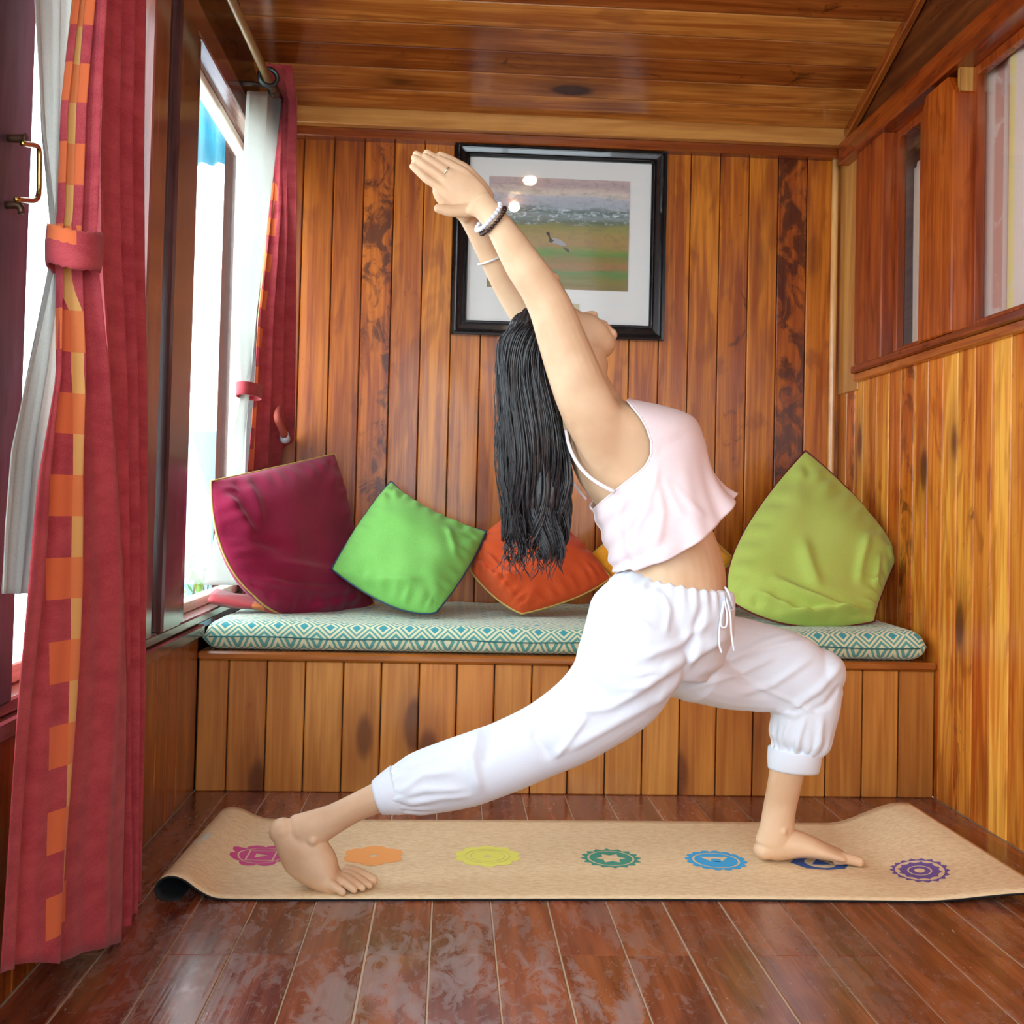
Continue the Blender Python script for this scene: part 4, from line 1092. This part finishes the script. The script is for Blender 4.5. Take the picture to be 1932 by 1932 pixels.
# ------------------------------------------------------------------ the woman in a lunge
DY = -.04
YM, YN, YF = 2.45, 2.36, 2.555          # body middle, near (right) leg, far (left) leg
person = empty('person', (at(1000, 1650, Z=0).x, YM, 0), 'woman in pink crop top and white trousers lunging on the mat, arms raised', 'person')
SKIN = NT('skin'); t = SKIN; co = t.coord('Object')
n1 = t.noise(co, 9, 3, .5); n2 = t.noise(co, 260, 2, .5)
c = t.mix(t.mapr(n1, .35, .65), (*srgb(230, 192, 156), 1), (*srgb(214, 172, 136), 1))
t.bsdf(c, .48, t.bump(n2, .12, .0008), Subsurface_Weight=.10, Subsurface_Radius=(.02, .008, .004), Subsurface_Scale=.5, Specular_IOR_Level=.35)
SKIN = t.m
bm = bmesh.new()
# trunk
loftFB(bm, [(1345, 1240, 1135, 1230, YM, .13), (1358, 1160, 1150, 1150, YM, .150), (1366, 1100, 1166, 1098, YM, .135), (1362, 1055, 1168, 1062, YM, .120), (1346, 1010, 1160, 1030, YM, .118),
            (1328, 965, 1140, 985, YM, .122), (1314, 915, 1122, 948, YM, .130), (1302, 865, 1096, 915, YM, .135), (1282, 812, 1076, 868, YM, .138),
            (1238, 780, 1071, 825, YM, .140), (1188, 764, 1072, 780, YM, .115), (1152, 742, 1062, 742, YM, .070), (1146, 712, 1054, 712, YM, .052), (1146, 680, 1050, 680, YM, .050), (1130, 655, 1040, 655, YM, .050)])
for s in (-1, 1):
    p = at(1262, 850, Y=YM+s*.058); ball(bm, p, (.056, .056, .058))
# near (right) arm
loft(bm, [(1205, 915, YM-.070, 40, .030), (1178, 880, YM-.084, 50, .034), (1150, 840, YM-.098, 56, .040), (1121, 792, YM-.114, 56, .046), (1098, 742, YM-.128, 53, .048), (1078, 690, YM-.130, 50, .046), (1058, 635, YM-.122, 46, .042), (1040, 585, YM-.112, 42, .038),
          (1018, 543, YM-.104, 39, .034), (988, 500, YM-.092, 36, .034), (962, 458, YM-.076, 31, .030), (940, 424, YM-.060, 26, .025), (918, 396, YM-.044, 25, .020), (904, 384, YM-.036, 29, .017)], sub=5)
ball(bm, at(1040, 530, Y=YM-.10), .020)
# far (left) arm
loft(bm, [(1150, 850, YM+.100, 50, .05), (1112, 800, YM+.130, 52, .05), (1080, 735, YM+.140, 46, .044), (1045, 670, YM+.135, 42, .040), (1008, 610, YM+.125, 36, .036), (975, 560, YM+.112, 33, .032),
          (948, 515, YM+.096, 30, .030), (920, 465, YM+.076, 26, .026), (898, 428, YM+.058, 22, .021), (884, 402, YM+.044, 23, .018), (872, 388, YM+.036, 26, .015)], sub=5)
# hands pressed together; the near one first
def hand(dy, ox, oy, thy):
    Y0 = YM+dy
    loft(bm, [(912+ox, 390+oy, Y0-.002*(1 if dy < 0 else -1), 25, .015), (893+ox, 374+oy, Y0, 33, .014), (872+ox, 358+oy, Y0, 37, .0135), (854+ox, 344+oy, Y0, 36, .012), (845+ox, 336+oy, Y0, 32, .010)], sub=4, n=20)
    for (a, b, c, r) in (((838, 359), (806, 338), (779, 314), 9.2), ((850, 346), (815, 321), (782, 298), 9.4), ((860, 334), (830, 313), (802, 295), 9.0), ((872, 321), (850, 309), (827, 298), 8.0)):
        a = (a[0]+ox, a[1]+oy); b = (b[0]+ox, b[1]+oy); c = (c[0]+ox, c[1]+oy)
        mid = ((a[0]+b[0])/2, (a[1]+b[1])/2); m2 = ((b[0]+c[0])/2, (b[1]+c[1])/2)
        R = r*Y0/FPX
        loft(bm, [(a[0]+12, a[1]+8, Y0, r*.9, R*.9), (*a, Y0, r*1.02, R), (*mid, Y0, r*.93, R*.92), (*b, Y0, r*.98, R*.95), (*m2, Y0, r*.88, R*.85), (*c, Y0, r*.80, R*.75)], n=12, sub=3)
hand(-.0135, 0, 0, 0); hand(.0135, 3, -7, 0)
loft(bm, [(897, 396, YM-.020, 14, .012), (872, 398, YM-.024, 13, .012), (850, 398, YM-.026, 11.5, .0105), (836, 395, YM-.026, 10.5, .010), (826, 393, YM-.026, 9, .009)], n=14)
loft(bm, [(868, 390, YM-.006, 12, .012), (851, 387, YM-.008, 11, .011), (837, 380, YM-.010, 10, .010), (828, 370, YM-.010, 9.5, .009), (823, 360, YM-.010, 8, .008)], n=14)
loft(bm, [(880, 404, YM+.030, 18, .014), (862, 398, YM+.024, 12, .012), (848, 392, YM+.02, 10, .011)], n=14)
# head, tipped back
HC = at(1052, 648, Y=YM+.004)
ax = (at(1160, 618, Y=YM)-at(1000, 560, Y=YM)); ang = math.atan2(ax.z, ax.x)
rot = Matrix.Rotation(-ang, 4, 'Y')
ball(bm, HC, (.104, .072, .088), rot, 28)
ball(bm, at(1100, 636, Y=YM), (.068, .058, .054), rot, 24)           # face
ball(bm, at(1126, 645, Y=YM), (.044, .044, .036), Matrix.Rotation(.35, 4, 'Y'), 20)          # jaw
ball(bm, at(1152, 632, Y=YM), (.0155, .018, .0155))      # chin
loft(bm, [(1122, 614, YM, 8, .013), (1135, 618, YM, 8, .019), (1145, 628, YM, 8, .021)], n=14)       # mouth area
loft(bm, [(1086, 606, YM, 6, .007), (1103, 598, YM, 9, .009), (1117, 595, YM, 9.5, .0115)], n=14)   # nose
ball(bm, at(1119.5, 594.5, Y=YM), (.0108, .0100, .0095))
for s in (-1, 1):
    ball(bm, at(1118, 603, Y=YM+s*.009), (.0070, .0070, .0060))
    ball(bm, at(1080, 608, Y=YM+s*.030), (.022, .018, .010), rot)      # brow and eye rim
    ball(bm, at(1106, 626, Y=YM+s*.038), (.026, .018, .022))             # cheek
    ball(bm, at(1058, 662, Y=YM+s*.070), (.022, .007, .014), rot)      # ear
loft(bm, [(1138, 608, YM, 4.4, .016), (1142, 613, YM, 4.0, .020)], n=12, sub=2)   # lips
loft(bm, [(1146, 617, YM, 5.25, .015), (1150, 621, YM, 4.4, .019)], n=12, sub=2)
# neck front
loft(bm, [(1110, 655, YM, 36, .046), (1108, 690, YM, 37, .048), (1112, 725, YM, 38, .054), (1124, 760, YM, 48, .075)], n=20)
# near leg below the cuff and its foot on the ball
loft(bm, [(800, 1462, YN, 38, .046), (745, 1490, YN, 31, .040), (712, 1505, YN, 28, .034), (670, 1524, YN, 26, .030), (630, 1545, YN, 28, .028), (594, 1562, YN, 34, .029), (566, 1574, YN, 38, .028)], sub=4)
loft(bm, [(532, 1572, YN, 22, .026), (552, 1590, YN, 36, .030), (572, 1608, YN, 46, .032), (594, 1630, YN, 43, .036), (612, 1650, YN+.003, 34, .040), (628, 1664, YN+.004, 22, .042)], sub=4)
ball(bm, at(534, 1568, Y=YN), (.030, .028, .028))
ball(bm, at(590, 1586, Y=YN-.023), .0105)
def toe(bm, a, b, ra, rb, za, zb, n=12):
    A = at(*a, Z=za); B = at(*b, Z=zb); M_ = (A+B)/2+Vector((0, 0, .004))
    tube(bm, [A, A.lerp(M_, .6), M_, M_.lerp(B, .6), B], [ra, ra, (ra+rb)/2*.96, rb, rb*.8], n, 3)
    ball(bm, B, rb*.92, seg=12)
toe(bm, (606, 1664), (646, 1683), .015, .0090, .024, .0145)
toe(bm, (632, 1660), (668, 1679), .012, .0085, .026, .0145)
toe(bm, (640, 1655), (684, 1675), .012, .0085, .028, .0150)
toe(bm, (646, 1650), (697, 1670), .013, .0090, .028, .0150)
toe(bm, (650, 1644), (704, 1660), .015, .0120, .030, .0180)
# far leg below the cuff and its flat foot
loft(bm, [(1500, 1395, YF, 40, .046), (1487, 1445, YF, 33, .040), (1478, 1490, YF, 31.5, .036), (1470, 1530, YF, 31, .033), (1466, 1562, YF, 33, .032), (1462, 1590, YF, 38, .032)], sub=4)
YH, YT = YF-.01, YF-.02
loft(bm, [(1440, 1604, YF, 17, .024), (1458, 1598, YF, 26, .030), (1485, 1592, YF, 29, .033), (1512, 1594, YF-.002, 24, .036), (1540, 1601, YF-.004, 18, .040), (1565, 1608, YF-.006, 13.5, .043), (1585, 1613, YF-.008, 10, .044)], sub=4)
ball(bm, at(1442, 1604, Y=YF), (.026, .027, .021))
ball(bm, at(1478, 1568, Y=YF-.026), .0105)
toe(bm, (1572, 1620), (1622, 1626), .015, .0125, .020, .0185)
for k in range(4):
    A = at(1572, 1620, Z=.02)+Vector((.004-.004*k, .024+.017*k, -.001)); B = at(1622, 1626, Z=.018)+Vector((-.006-.010*k, .022+.014*k, -.004))
    tube(bm, [A, (A+B)/2+Vector((0, 0, .004)), B], [.012, .0095, .0085], 10, 3); ball(bm, B, .0086, seg=12)
def bpost(me):
    V = verts_np(me); x, y = proj(V)
    w = np.clip(np.minimum(np.minimum((x-1050)/25, (1300-x)/40), np.minimum((y-715)/30, (985-y)/40)), 0, 1)
    E_ = np.empty(len(me.edges)*2, np.int32); me.edges.foreach_get('vertices', E_); E_ = E_.reshape(-1, 2)
    deg = np.bincount(E_.ravel(), minlength=len(V)).astype(float)
    for _ in range(90):
        A = np.zeros_like(V)
        for k in range(3):
            A[:, k] = np.bincount(E_[:, 0], V[E_[:, 1], k], len(V))+np.bincount(E_[:, 1], V[E_[:, 0], k], len(V))
        V = V+(A/deg[:, None]-V)*(w*.6)[:, None]
    set_verts(me, V)
body = fuse('body', bm, SKIN, .0027, 5, person, bpost)
# toe and finger nails, ring, eyes, lips
NAIL = plain('nail', srgb(232, 184, 176), .25)
EYEW = plain('eye_white', srgb(232, 228, 222), .2); IRIS = plain('dark_iris', srgb(40, 24, 18), .15); LASH = plain('dark_lash', srgb(26, 18, 18), .6)
for s in (-1, 1):
    p = at(1094, 604, Y=YM+s*.031)
    bm = bmesh.new(); ball(bm, p+Vector((.000, 0, .0010)), .0098, seg=16); e = obj('eye', bm, EYEW, person, True)
    bm = bmesh.new(); ball(bm, p+Vector((.002, s*.001, .0076)), (.0045, .0045, .0036), seg=14); obj('iris', bm, IRIS, e, True)
    bm = bmesh.new(); tube(bm, [p+Vector((-.0065, -.010, .0088)), p+Vector((-.007, 0, .0110)), p+Vector((-.0065, .010, .0088))], [.0006, .0013, .0006], 6); obj('eyelash', bm, LASH, e, True)
    q = at(1074, 597, Y=YM+s*.030)
    bm = bmesh.new(); tube(bm, [q+Vector((0, -.016, -.002)), q+Vector((-.002, 0, .002)), q+Vector((0, .016, -.003))], [.0010, .0022, .0010], 6); obj('eyebrow', bm, LASH, person, True)
LIP = plain('lip', srgb(178, 92, 88), .4)
bm = bmesh.new(); tube(bm, [at(1138, 611, Y=YM-.021), at(1143, 609.5, Y=YM-.009), at(1143, 610.5, Y=YM), at(1143, 609.5, Y=YM+.009), at(1138, 611, Y=YM+.021)], [.0015, .0036, .0034, .0036, .0015], 8); obj('lip', bm, LIP, person, True)
bm = bmesh.new(); tube(bm, [at(1141, 615, Y=YM-.020), at(1149.5, 616, Y=YM-.007), at(1149.5, 616, Y=YM+.007), at(1141, 615, Y=YM+.020)], [.0015, .0040, .0040, .0015], 8); obj('lip', bm, LIP, person, True)

# ------------------------------------------------------------------ hair
HAIR = NT('black_hair'); t = HAIR; co = t.coord('Object')
n = t.noise(t.mapping(co, (140, 140, 4)), 1, 3, .6)
t.bsdf(t.mix(t.mapr(n, .4, .7), (*srgb(18, 18, 24), 1), (*srgb(58, 46, 44), 1)), .38, t.bump(n, .5, .002), Specular_IOR_Level=.6); HAIR = t.m
hairg = [(1022, 612, YM, 52, .070), (1000, 640, YM, 58, .080), (992, 690, YM, 52, .082), (996, 750, YM, 54, .080), (1003, 820, YM, 60, .076), (1010, 890, YM, 62, .072), (1012, 950, YM, 58, .064), (1010, 1000, YM, 55, .056), (1006, 1040, YM, 54, .050)]
bm = bmesh.new()
ball(bm, HC+Vector((-.012, 0, -.004)), (.106, .079, .090), rot, 28)
g = bmesh.ops.bisect_plane(bm, geom=bm.verts[:]+bm.edges[:]+bm.faces[:], plane_co=at(1078, 640, Y=YM), plane_no=Vector((1, 0, .25)), clear_outer=True)
bmesh.ops.holes_fill(bm, edges=[e for e in bm.edges if e.is_boundary], sides=0)
loft(bm, [(a, b, c, d*.80, e*.80) for a, b, c, d, e in hairg[:-2]]+[(1012, 985, YM, 30, .03)], sub=4, n=26)
def hpost(me):
    V = verts_np(me); N = norms_np(me)
    th = np.arctan2((V[:, 1]-YM), V[:, 0]-at(1004, 700, Y=YM).x)
    w = np.sin(th*23+V[:, 2]*5)*.0022+np.sin(th*41-V[:, 2]*9+1.3)*.0014
    set_verts(me, V+N*w[:, None])
hair = fuse('hair', bm, HAIR, .004, 3, person, hpost)
bm = bmesh.new()
hw = []
for px, py, Y, hwp, hdm in hairg:
    c = at(px, py, Y=Y); hw.append([c.x, c.y, c.z, hwp*Y/FPX, hdm])
HQ = catmull(hw, 5)
def hair_pt(s, th, k):
    f = s*(len(HQ)-1); i = min(int(f), len(HQ)-2); q = HQ[i]+(HQ[i+1]-HQ[i])*(f-i)
    return Vector((q[0]+q[3]*k*math.cos(th), q[1]+q[4]*k*math.sin(th), q[2]))
rnd = random.Random(11)
clump = [(rnd.uniform(0, 2*PI), rnd.uniform(.5, .98), rnd.uniform(.93, 1.07), rnd.uniform(0, 6)) for _ in range(26)]
for n_ in range(1000):
    th = rnd.uniform(0, 2*PI); k = rnd.uniform(.84, 1.02) if n_ % 3 else rnd.uniform(.35, .84)
    cl = min(clump, key=lambda c_: abs(math.remainder(th-c_[0], 2*PI))+abs(k-c_[1])*.8)
    s0 = rnd.uniform(0, .30) if n_ % 4 else rnd.uniform(.2, .6); s1 = cl[2]+rnd.uniform(-.07, .02)
    ph = cl[3]+rnd.uniform(-.5, .5); am = rnd.uniform(.008, .015); fr = 2.6+cl[3]*.12
    pts, rr = [], []
    m = 12
    for i in range(m+1):
        s = s0+(s1-s0)*i/m
        g_ = max(0, (s-.35)/.65)**1.3*.72
        dth = math.remainder(cl[0]-th, 2*PI)
        p = hair_pt(min(s, 1), th+dth*g_+.15*math.sin(s*5+ph), k+(cl[1]-k)*g_)
        if s > 1: p.z -= (s-1)*.42
        wv = am*1.5*(s**1.1)
        p += Vector((wv*math.sin(fr*s*4+ph), wv*math.cos(fr*s*4+ph*1.7), 0))
        pts.append(p); rr.append((.0008+.0017*math.sin(PI*min(1, .12+i/m*.88)))*(1 if i < m else .2))
    tube(bm, pts, rr, 4, 2)
# loose curled ends and wisps
for n_ in range(110):
    th = rnd.uniform(0, 2*PI); p = hair_pt(rnd.uniform(.86, 1.0), th, rnd.uniform(.5, 1.05)); pts = [p]
    ph = rnd.uniform(0, 6); L_ = rnd.uniform(.03, .075); cr = rnd.uniform(.004, .012)
    dx = rnd.uniform(-.35, .35)
    for i in range(1, 9):
        t_ = i/8; pts.append(p+Vector((dx*L_*t_+cr*math.sin(ph+t_*6)*t_, cr*math.cos(ph+t_*5)*t_, -L_*t_)))
    tube(bm, pts, [.0016]+[.0013]*6+[.0009, .0004], 4, 2)
for n_ in range(60):
    th = rnd.uniform(PI*.6, PI*1.4); s0 = rnd.uniform(.2, .5); ph = rnd.uniform(0, 6); pts = []
    for i in range(9):
        s = s0+(1-s0)*i/8*.9; p = hair_pt(s, th, 1.0+.10*math.sin(PI*i/8)); p += Vector((-.010*math.sin(ph+s*7)**2, .008*math.cos(ph+s*6), 0)); pts.append(p)
    tube(bm, pts, .0008, 4, 2)
tag(obj('hair_strands', bm, HAIR, hair, True), kind='stuff')

# ------------------------------------------------------------------ crop top
TOP = fabric('pale_pink_cotton', srgb(252, 234, 236), srgb(247, 224, 227), scale=700, sheen=.1, bumpk=.15, transl=.06)
tsec = [(1382, 936, 1160, 1074, YM, .150), (1362, 922, 1150, 1046, YM, .150), (1342, 896, 1136, 1005, YM, .148), (1331, 866, 1122, 968, YM, .148), (1322, 830, 1104, 930, YM, .150), (1302, 790, 1082, 885, YM, .150), (1250, 770, 1072, 850, YM, .146), (1186, 757, 1066, 800, YM, .124)]
TW = []
for fx, fy, bx_, by_, Y, hd_ in tsec:
    a = at(fx, fy, Y=Y); b = at(bx_, by_, Y=Y); TW.append([*a, *b, hd_])
TQ = catmull(TW, 12)
def top_pt(th, s):
    f = max(0, min(1, s))*(len(TQ)-1); i = min(int(f), len(TQ)-2); q = TQ[i]+(TQ[i+1]-TQ[i])*(f-i)
    a, b = Vector(q[:3]), Vector(q[3:6]); c = (a+b)/2; h = (a-b)/2
    dn = max(0, 1-s/.55)
    p = c+h*math.cos(th)-Vector((0, 1, 0))*(q[6]*math.sin(th))
    # pleats that open towards the hem and the back
    w = dn*.006*math.sin(th*11+1.2*math.sin(th*3)+s*3)+.0016*math.sin(th*19+s*9)*dn
    back = max(0, -math.cos(th)); w += back*.004*math.sin(s*46+th*3)*(1-s)
    nrm = (h.normalized()*math.cos(th)-Vector((0, 1, 0))*math.sin(th)).normalized()
    p += nrm*(w+.003)
    p.z -= .030*math.sin(th)**2*max(0, 1-s/.3)
    return p
K_ = [(1170, 740), (1187, 759), (1212, 790), (1231, 832), (1231, 858), (1216, 884), (1160, 928), (1120, 962), (1000, 962), (1000, 740)]
def inside(poly, x, y):
    c = False; j = len(poly)-1
    for i in range(len(poly)):
        xi, yi = poly[i]; xj, yj = poly[j]
        if (yi > y) != (yj > y) and x < (xj-xi)*(y-yi)/(yj-yi)+xi: c = not c
        j = i
    return c
NTH, NS = 160, 46
stop = {}
for i in range(NTH//2+1):
    th = PI*i/(NTH//2); s = 0.02
    while s < 1:
        x, y = proj(top_pt(th, s))
        if inside(K_, x, y): break
        s += .006
    stop[i] = min(s, 1)
sv = [stop[i] for i in range(NTH//2+1)]
for _ in range(2): sv = [sv[0]]+[(sv[i-1]+2*sv[i]+sv[i+1])/4 for i in range(1, len(sv)-1)]+[sv[-1]]
bm = bmesh.new(); G = []; edge = []
for i in range(NTH):
    th = 2*PI*i/NTH; st = sv[i] if i <= NTH//2 else sv[NTH-i]
    G.append([bm.verts.new(top_pt(th, st*j/NS)) for j in range(NS+1)]); edge.append(G[-1][-1].co.copy())
for i in range(NTH):
    a, b = G[i], G[(i+1) % NTH]
    for j in range(NS): bm.faces.new((a[j], b[j], b[j+1], a[j+1]))
def tpost(me):
    ridges(me, [([(1240, 880), (1220, 960), (1190, 1030)], 7, .004), ([(1238, 900), (1250, 970), (1235, 1040)], 8, .0045), ([(1180, 930), (1165, 990)], 6, .0035), ([(1250, 900), (1290, 980)], 7, .003),
                ([(1262, 905), (1310, 960), (1330, 975)], 6, .0025), ([(1215, 925), (1185, 1000), (1180, 1050)], 5, .003), ([(1300, 820), (1235, 850)], 9, -.002)], .6)
bmesh.ops.recalc_face_normals(bm, faces=bm.faces)
me = bpy.data.meshes.new('crop_top'); bm.to_mesh(me); bm.free(); tpost(me)
top = obj('crop_top', me, TOP, person, True); m = top.modifiers.new('thickness', 'SOLIDIFY'); m.thickness = .0016; m.offset = 1
WHB = fabric('white_binding', srgb(250, 236, 238), sheen=.05)
bm = bmesh.new(); tube(bm, edge[::2]+[edge[0]], .0028, 6, 1); obj('hem_binding', bm, WHB, top, True)
bm = bmesh.new(); tube(bm, [at(1160, 928, Y=YM-.145), at(1136, 916, Y=YM-.128), at(1110, 898, Y=YM-.098), at(1088, 872, Y=YM-.078), at(1074, 842, Y=YM-.070), at(1068, 812, Y=YM-.066)], .0042, 8); obj('strap', bm, WHB, top, True)
bm = bmesh.new(); tube(bm, [at(1106, 942, Y=YM+.03), at(1090, 922, Y=YM+.04), at(1076, 900, Y=YM+.05), at(1068, 870, Y=YM+.05), at(1066, 840, Y=YM+.05)], .0030, 8)
obj('strap', bm, WHB, top, True)

# ------------------------------------------------------------------ trousers
PANT = fabric('white_cotton', srgb(240, 244, 253), srgb(234, 239, 250), scale=600, sheen=.05, bumpk=.12, transl=.05)
bm = bmesh.new()
loftFB(bm, [(1379, 1117, 1163, 1080, YM, .143), (1381, 1136, 1152, 1100, YM, .150), (1380, 1166, 1136, 1128, YM, .160), (1376, 1200, 1118, 1165, YM, .166), (1360, 1240, 1106, 1205, YM, .160), (1330, 1280, 1098, 1240, YM-.01, .14)])
loft(bm, [(1215, 1180, YM-.05, 112, .125), (1190, 1240, YN-.01, 102, .110), (1160, 1298, YN, 92, .100), (1110, 1345, YN, 80, .090), (1050, 1383, YN, 72, .082), (990, 1412, YN, 67, .076), (940, 1433, YN, 67, .074), (885, 1452, YN, 68, .074), (830, 1468, YN, 64, .070), (785, 1480, YN, 58, .062), (757, 1488, YN, 47, .052)], n=30)
loft(bm, [(1255, 1215, YF-.05, 96, .10), (1330, 1238, YF-.02, 88, .098), (1400, 1252, YF, 86, .094), (1460, 1264, YF, 80, .088), (1505, 1280, YF, 74, .082), (1532, 1296, YF, 60, .074)], n=30)
loft(bm, [(1525, 1290, YF, 66, .076), (1520, 1330, YF, 66, .074), (1514, 1368, YF, 62, .070), (1506, 1396, YF, 59, .066), (1501, 1412, YF, 48, .050)], n=30)
ball(bm, at(1548, 1272, Y=YF), (.058, .070, .058))
loft(bm, [(1300, 1262, YM+.03, 60, .10), (1375, 1290, YF-.02, 48, .08), (1440, 1300, YF, 44, .07)], n=20)
def ppost(me):
    V = verts_np(me); N = norms_np(me); x, y = proj(V)
    # gathers at waist and cuffs
    g = np.exp(-((y-(1085+(x-1165)*.17))/34.0)**2)*(x > 1150)*(x < 1400)
    D = g*.0028*np.sin(np.arctan2(V[:, 1]-YM, V[:, 0]-at(1268, 1100, Y=YM).x)*34)
    g2 = np.exp(-((y-1428)/34.0)**2)*(x > 1430)*(V[:, 1] > 2.4)
    D += g2*.0034*np.sin(np.arctan2(V[:, 1]-YF, V[:, 0]-at(1498, 1430, Y=YF).x)*17)
    s = (x-735)*.88-(y-1497)*.47
    g3 = np.exp(-(s/46.0)**2)*(x < 820)
    D += g3*.0026*np.sin(np.arctan2(V[:, 1]-YN, (V[:, 2]-at(735, 1497, Y=YN).z))*15)
    nz = np.array([mn.noise(Vector((v[0]*9, v[1]*9, v[2]*9))) for v in V])
    D += nz*.004
    set_verts(me, V+N*D[:, None])
    ridges(me, [([(1385, 1195), (1300, 1240), (1220, 1290), (1180, 1300)], 8, .0065), ([(1340, 1170), (1280, 1215), (1200, 1245)], 8, .0055), ([(1340, 1205), (1250, 1262), (1195, 1275)], 6, .004),
                ([(1320, 1220), (1270, 1290), (1230, 1330)], 9, .006), ([(1330, 1140), (1300, 1220), (1285, 1280)], 8, -.006), ([(1245, 1110), (1262, 1150), (1255, 1200)], 6, .003),
                ([(1180, 1160), (1230, 1185)], 6, .002), ([(1110, 1345), (1075, 1395), (1045, 1430)], 6, .005), ([(1020, 1335), (1010, 1390), (1040, 1435)], 9, -.006), ([(1120, 1335), (1030, 1352)], 6, .003),
                ([(905, 1375), (890, 1430), (905, 1500)], 10, .007), ([(935, 1365), (915, 1440)], 9, -.006), ([(745, 1500), (800, 1462), (860, 1455)], 7, .004), ([(735, 1510), (800, 1490), (880, 1488)], 7, .0045), ([(750, 1520), (830, 1505), (890, 1500)], 6, .0035),
                ([(1240, 1320), (1150, 1370), (1060, 1420)], 9, .004), ([(1230, 1290), (1150, 1335), (1090, 1345)], 7, .004), ([(760, 1450), (840, 1420)], 8, .004),
                ([(1310, 1275), (1400, 1235), (1480, 1215), (1540, 1210)], 7, .004), ([(1300, 1300), (1400, 1268), (1470, 1235)], 6, .0038), ([(1360, 1250), (1430, 1215), (1500, 1195)], 6, .003), ([(1390, 1310), (1460, 1290), (1540, 1235)], 7, .004),
                ([(1340, 1262), (1420, 1290), (1510, 1330), (1540, 1350)], 4, .003), ([(1590, 1250), (1545, 1300), (1480, 1345)], 8, .0055), ([(1590, 1290), (1560, 1330), (1500, 1355)], 7, -.004),
                ([(1455, 1335), (1500, 1350), (1540, 1340)], 7, .004), ([(1520, 1350), (1505, 1400), (1500, 1430)], 5, .0035), ([(1490, 1360), (1478, 1400), (1480, 1430)], 5, .0035), ([(1550, 1350), (1545, 1400), (1525, 1432)], 6, .004), ([(1465, 1360), (1458, 1400), (1462, 1425)], 5, -.003)], .45)
pants = fuse('trousers', bm, PANT, .0048, 4, person, ppost)
def cuff(a, b, Y, hw0, hw1, hd, flare=0):
    bm = bmesh.new(); loft(bm, [(a[0], a[1], Y, hw0, hd), ((a[0]+b[0])/2, (a[1]+b[1])/2, Y, (hw0+hw1)/2*1.02, hd), (b[0], b[1], Y, hw1, hd*.86)], n=30, sub=4, rnd=False)
    obj('cuff', bm, PANT, pants, True)
cuff((1500, 1414), (1497, 1453), YF, 51, 48.5, .056)
cuff((752, 1490), (712, 1505), YN, 47, 32, .052)
# waist cord with a loose bow
bm = bmesh.new(); YW_ = YM-.09
tube(bm, [at(1368, 1108, Y=YW_), at(1374, 1118, Y=YW_-.01), at(1380, 1138, Y=YW_-.01), at(1384, 1150, Y=YW_), at(1372, 1148, Y=YW_-.01), at(1366, 1128, Y=YW_-.015)], .0028, 8)
obj('drawstring', bm, PANT, pants, True)
for P_ in ([(1367, 1126), (1364, 1150), (1358, 1180), (1357, 1215), (1362, 1232)], [(1370, 1128), (1378, 1160), (1380, 1195), (1385, 1228)], [(1366, 1130), (1372, 1160), (1370, 1182), (1360, 1180), (1362, 1150), (1366, 1132)]):
    bm = bmesh.new(); tube(bm, [at(x, y, Y=YW_-.022-.0004*(y-1120)) for x, y in P_], .0022, 8); obj('drawstring', bm, PANT, pants, True)

# ------------------------------------------------------------------ beads, wrist cord, ring
def bracelet(name, c, Yc, a, b, tilt, mat, rb, n, label):
    """beads on an ellipse round the forearm: a across (px), b in depth (m)"""
    bm = bmesh.new(); C = at(*c, Y=Yc); s = Yc/FPX
    u = Vector((math.cos(tilt), 0, math.sin(tilt))); fw = Vector((math.sin(tilt), 0, -math.cos(tilt)))
    for k in range(n):
        th = 2*PI*k/n; p = C+u*(a*s*math.cos(th))+Vector((0, 1, 0))*(b*math.sin(th))+fw*(-.012*math.sin(th))
        ball(bm, p, rb, seg=10)
    o = obj(name, bm, mat, person, True); o['label'] = label; o['kind'] = 'stuff'
bracelet('bead_bracelet', (922, 410), YM-.055, 33, .036, rad(52), plain('white_beads', srgb(226, 226, 236), .25), .0058, 24, 'white bead bracelet')
bracelet('bead_bracelet', (930, 417), YM-.060, 33, .036, rad(52), plain('dark_beads', srgb(58, 34, 26), .35), .0048, 28, 'dark brown bead bracelet')
bm = bmesh.new(); C = at(930, 488, Y=YM+.085); s = YM/FPX
tube(bm, [C+Vector((28*s*math.cos(a), .031*math.sin(a), 12*s*math.cos(a)+.010*math.sin(a))) for a in [2*PI*k/14 for k in range(15)]], .0028, 8); o = obj('wrist_cord', bm, plain('white_cord', srgb(228, 228, 226), .6), person, True)
bm = bmesh.new(); C = at(843, 323, Y=YM-.0135); d = (at(802, 295, Y=YM)-at(860, 334, Y=YM)).normalized(); w = d.cross(Vector((0, 1, 0)))
tube(bm, [C+w*(.0112*math.cos(a))+Vector((0, 1, 0))*(.0112*math.sin(a)) for a in [2*PI*k/16 for k in range(17)]], .0016, 8); obj('finger_ring', bm, plain('silver_ring', srgb(226, 220, 200), .2, Metallic=1.0), person, True)
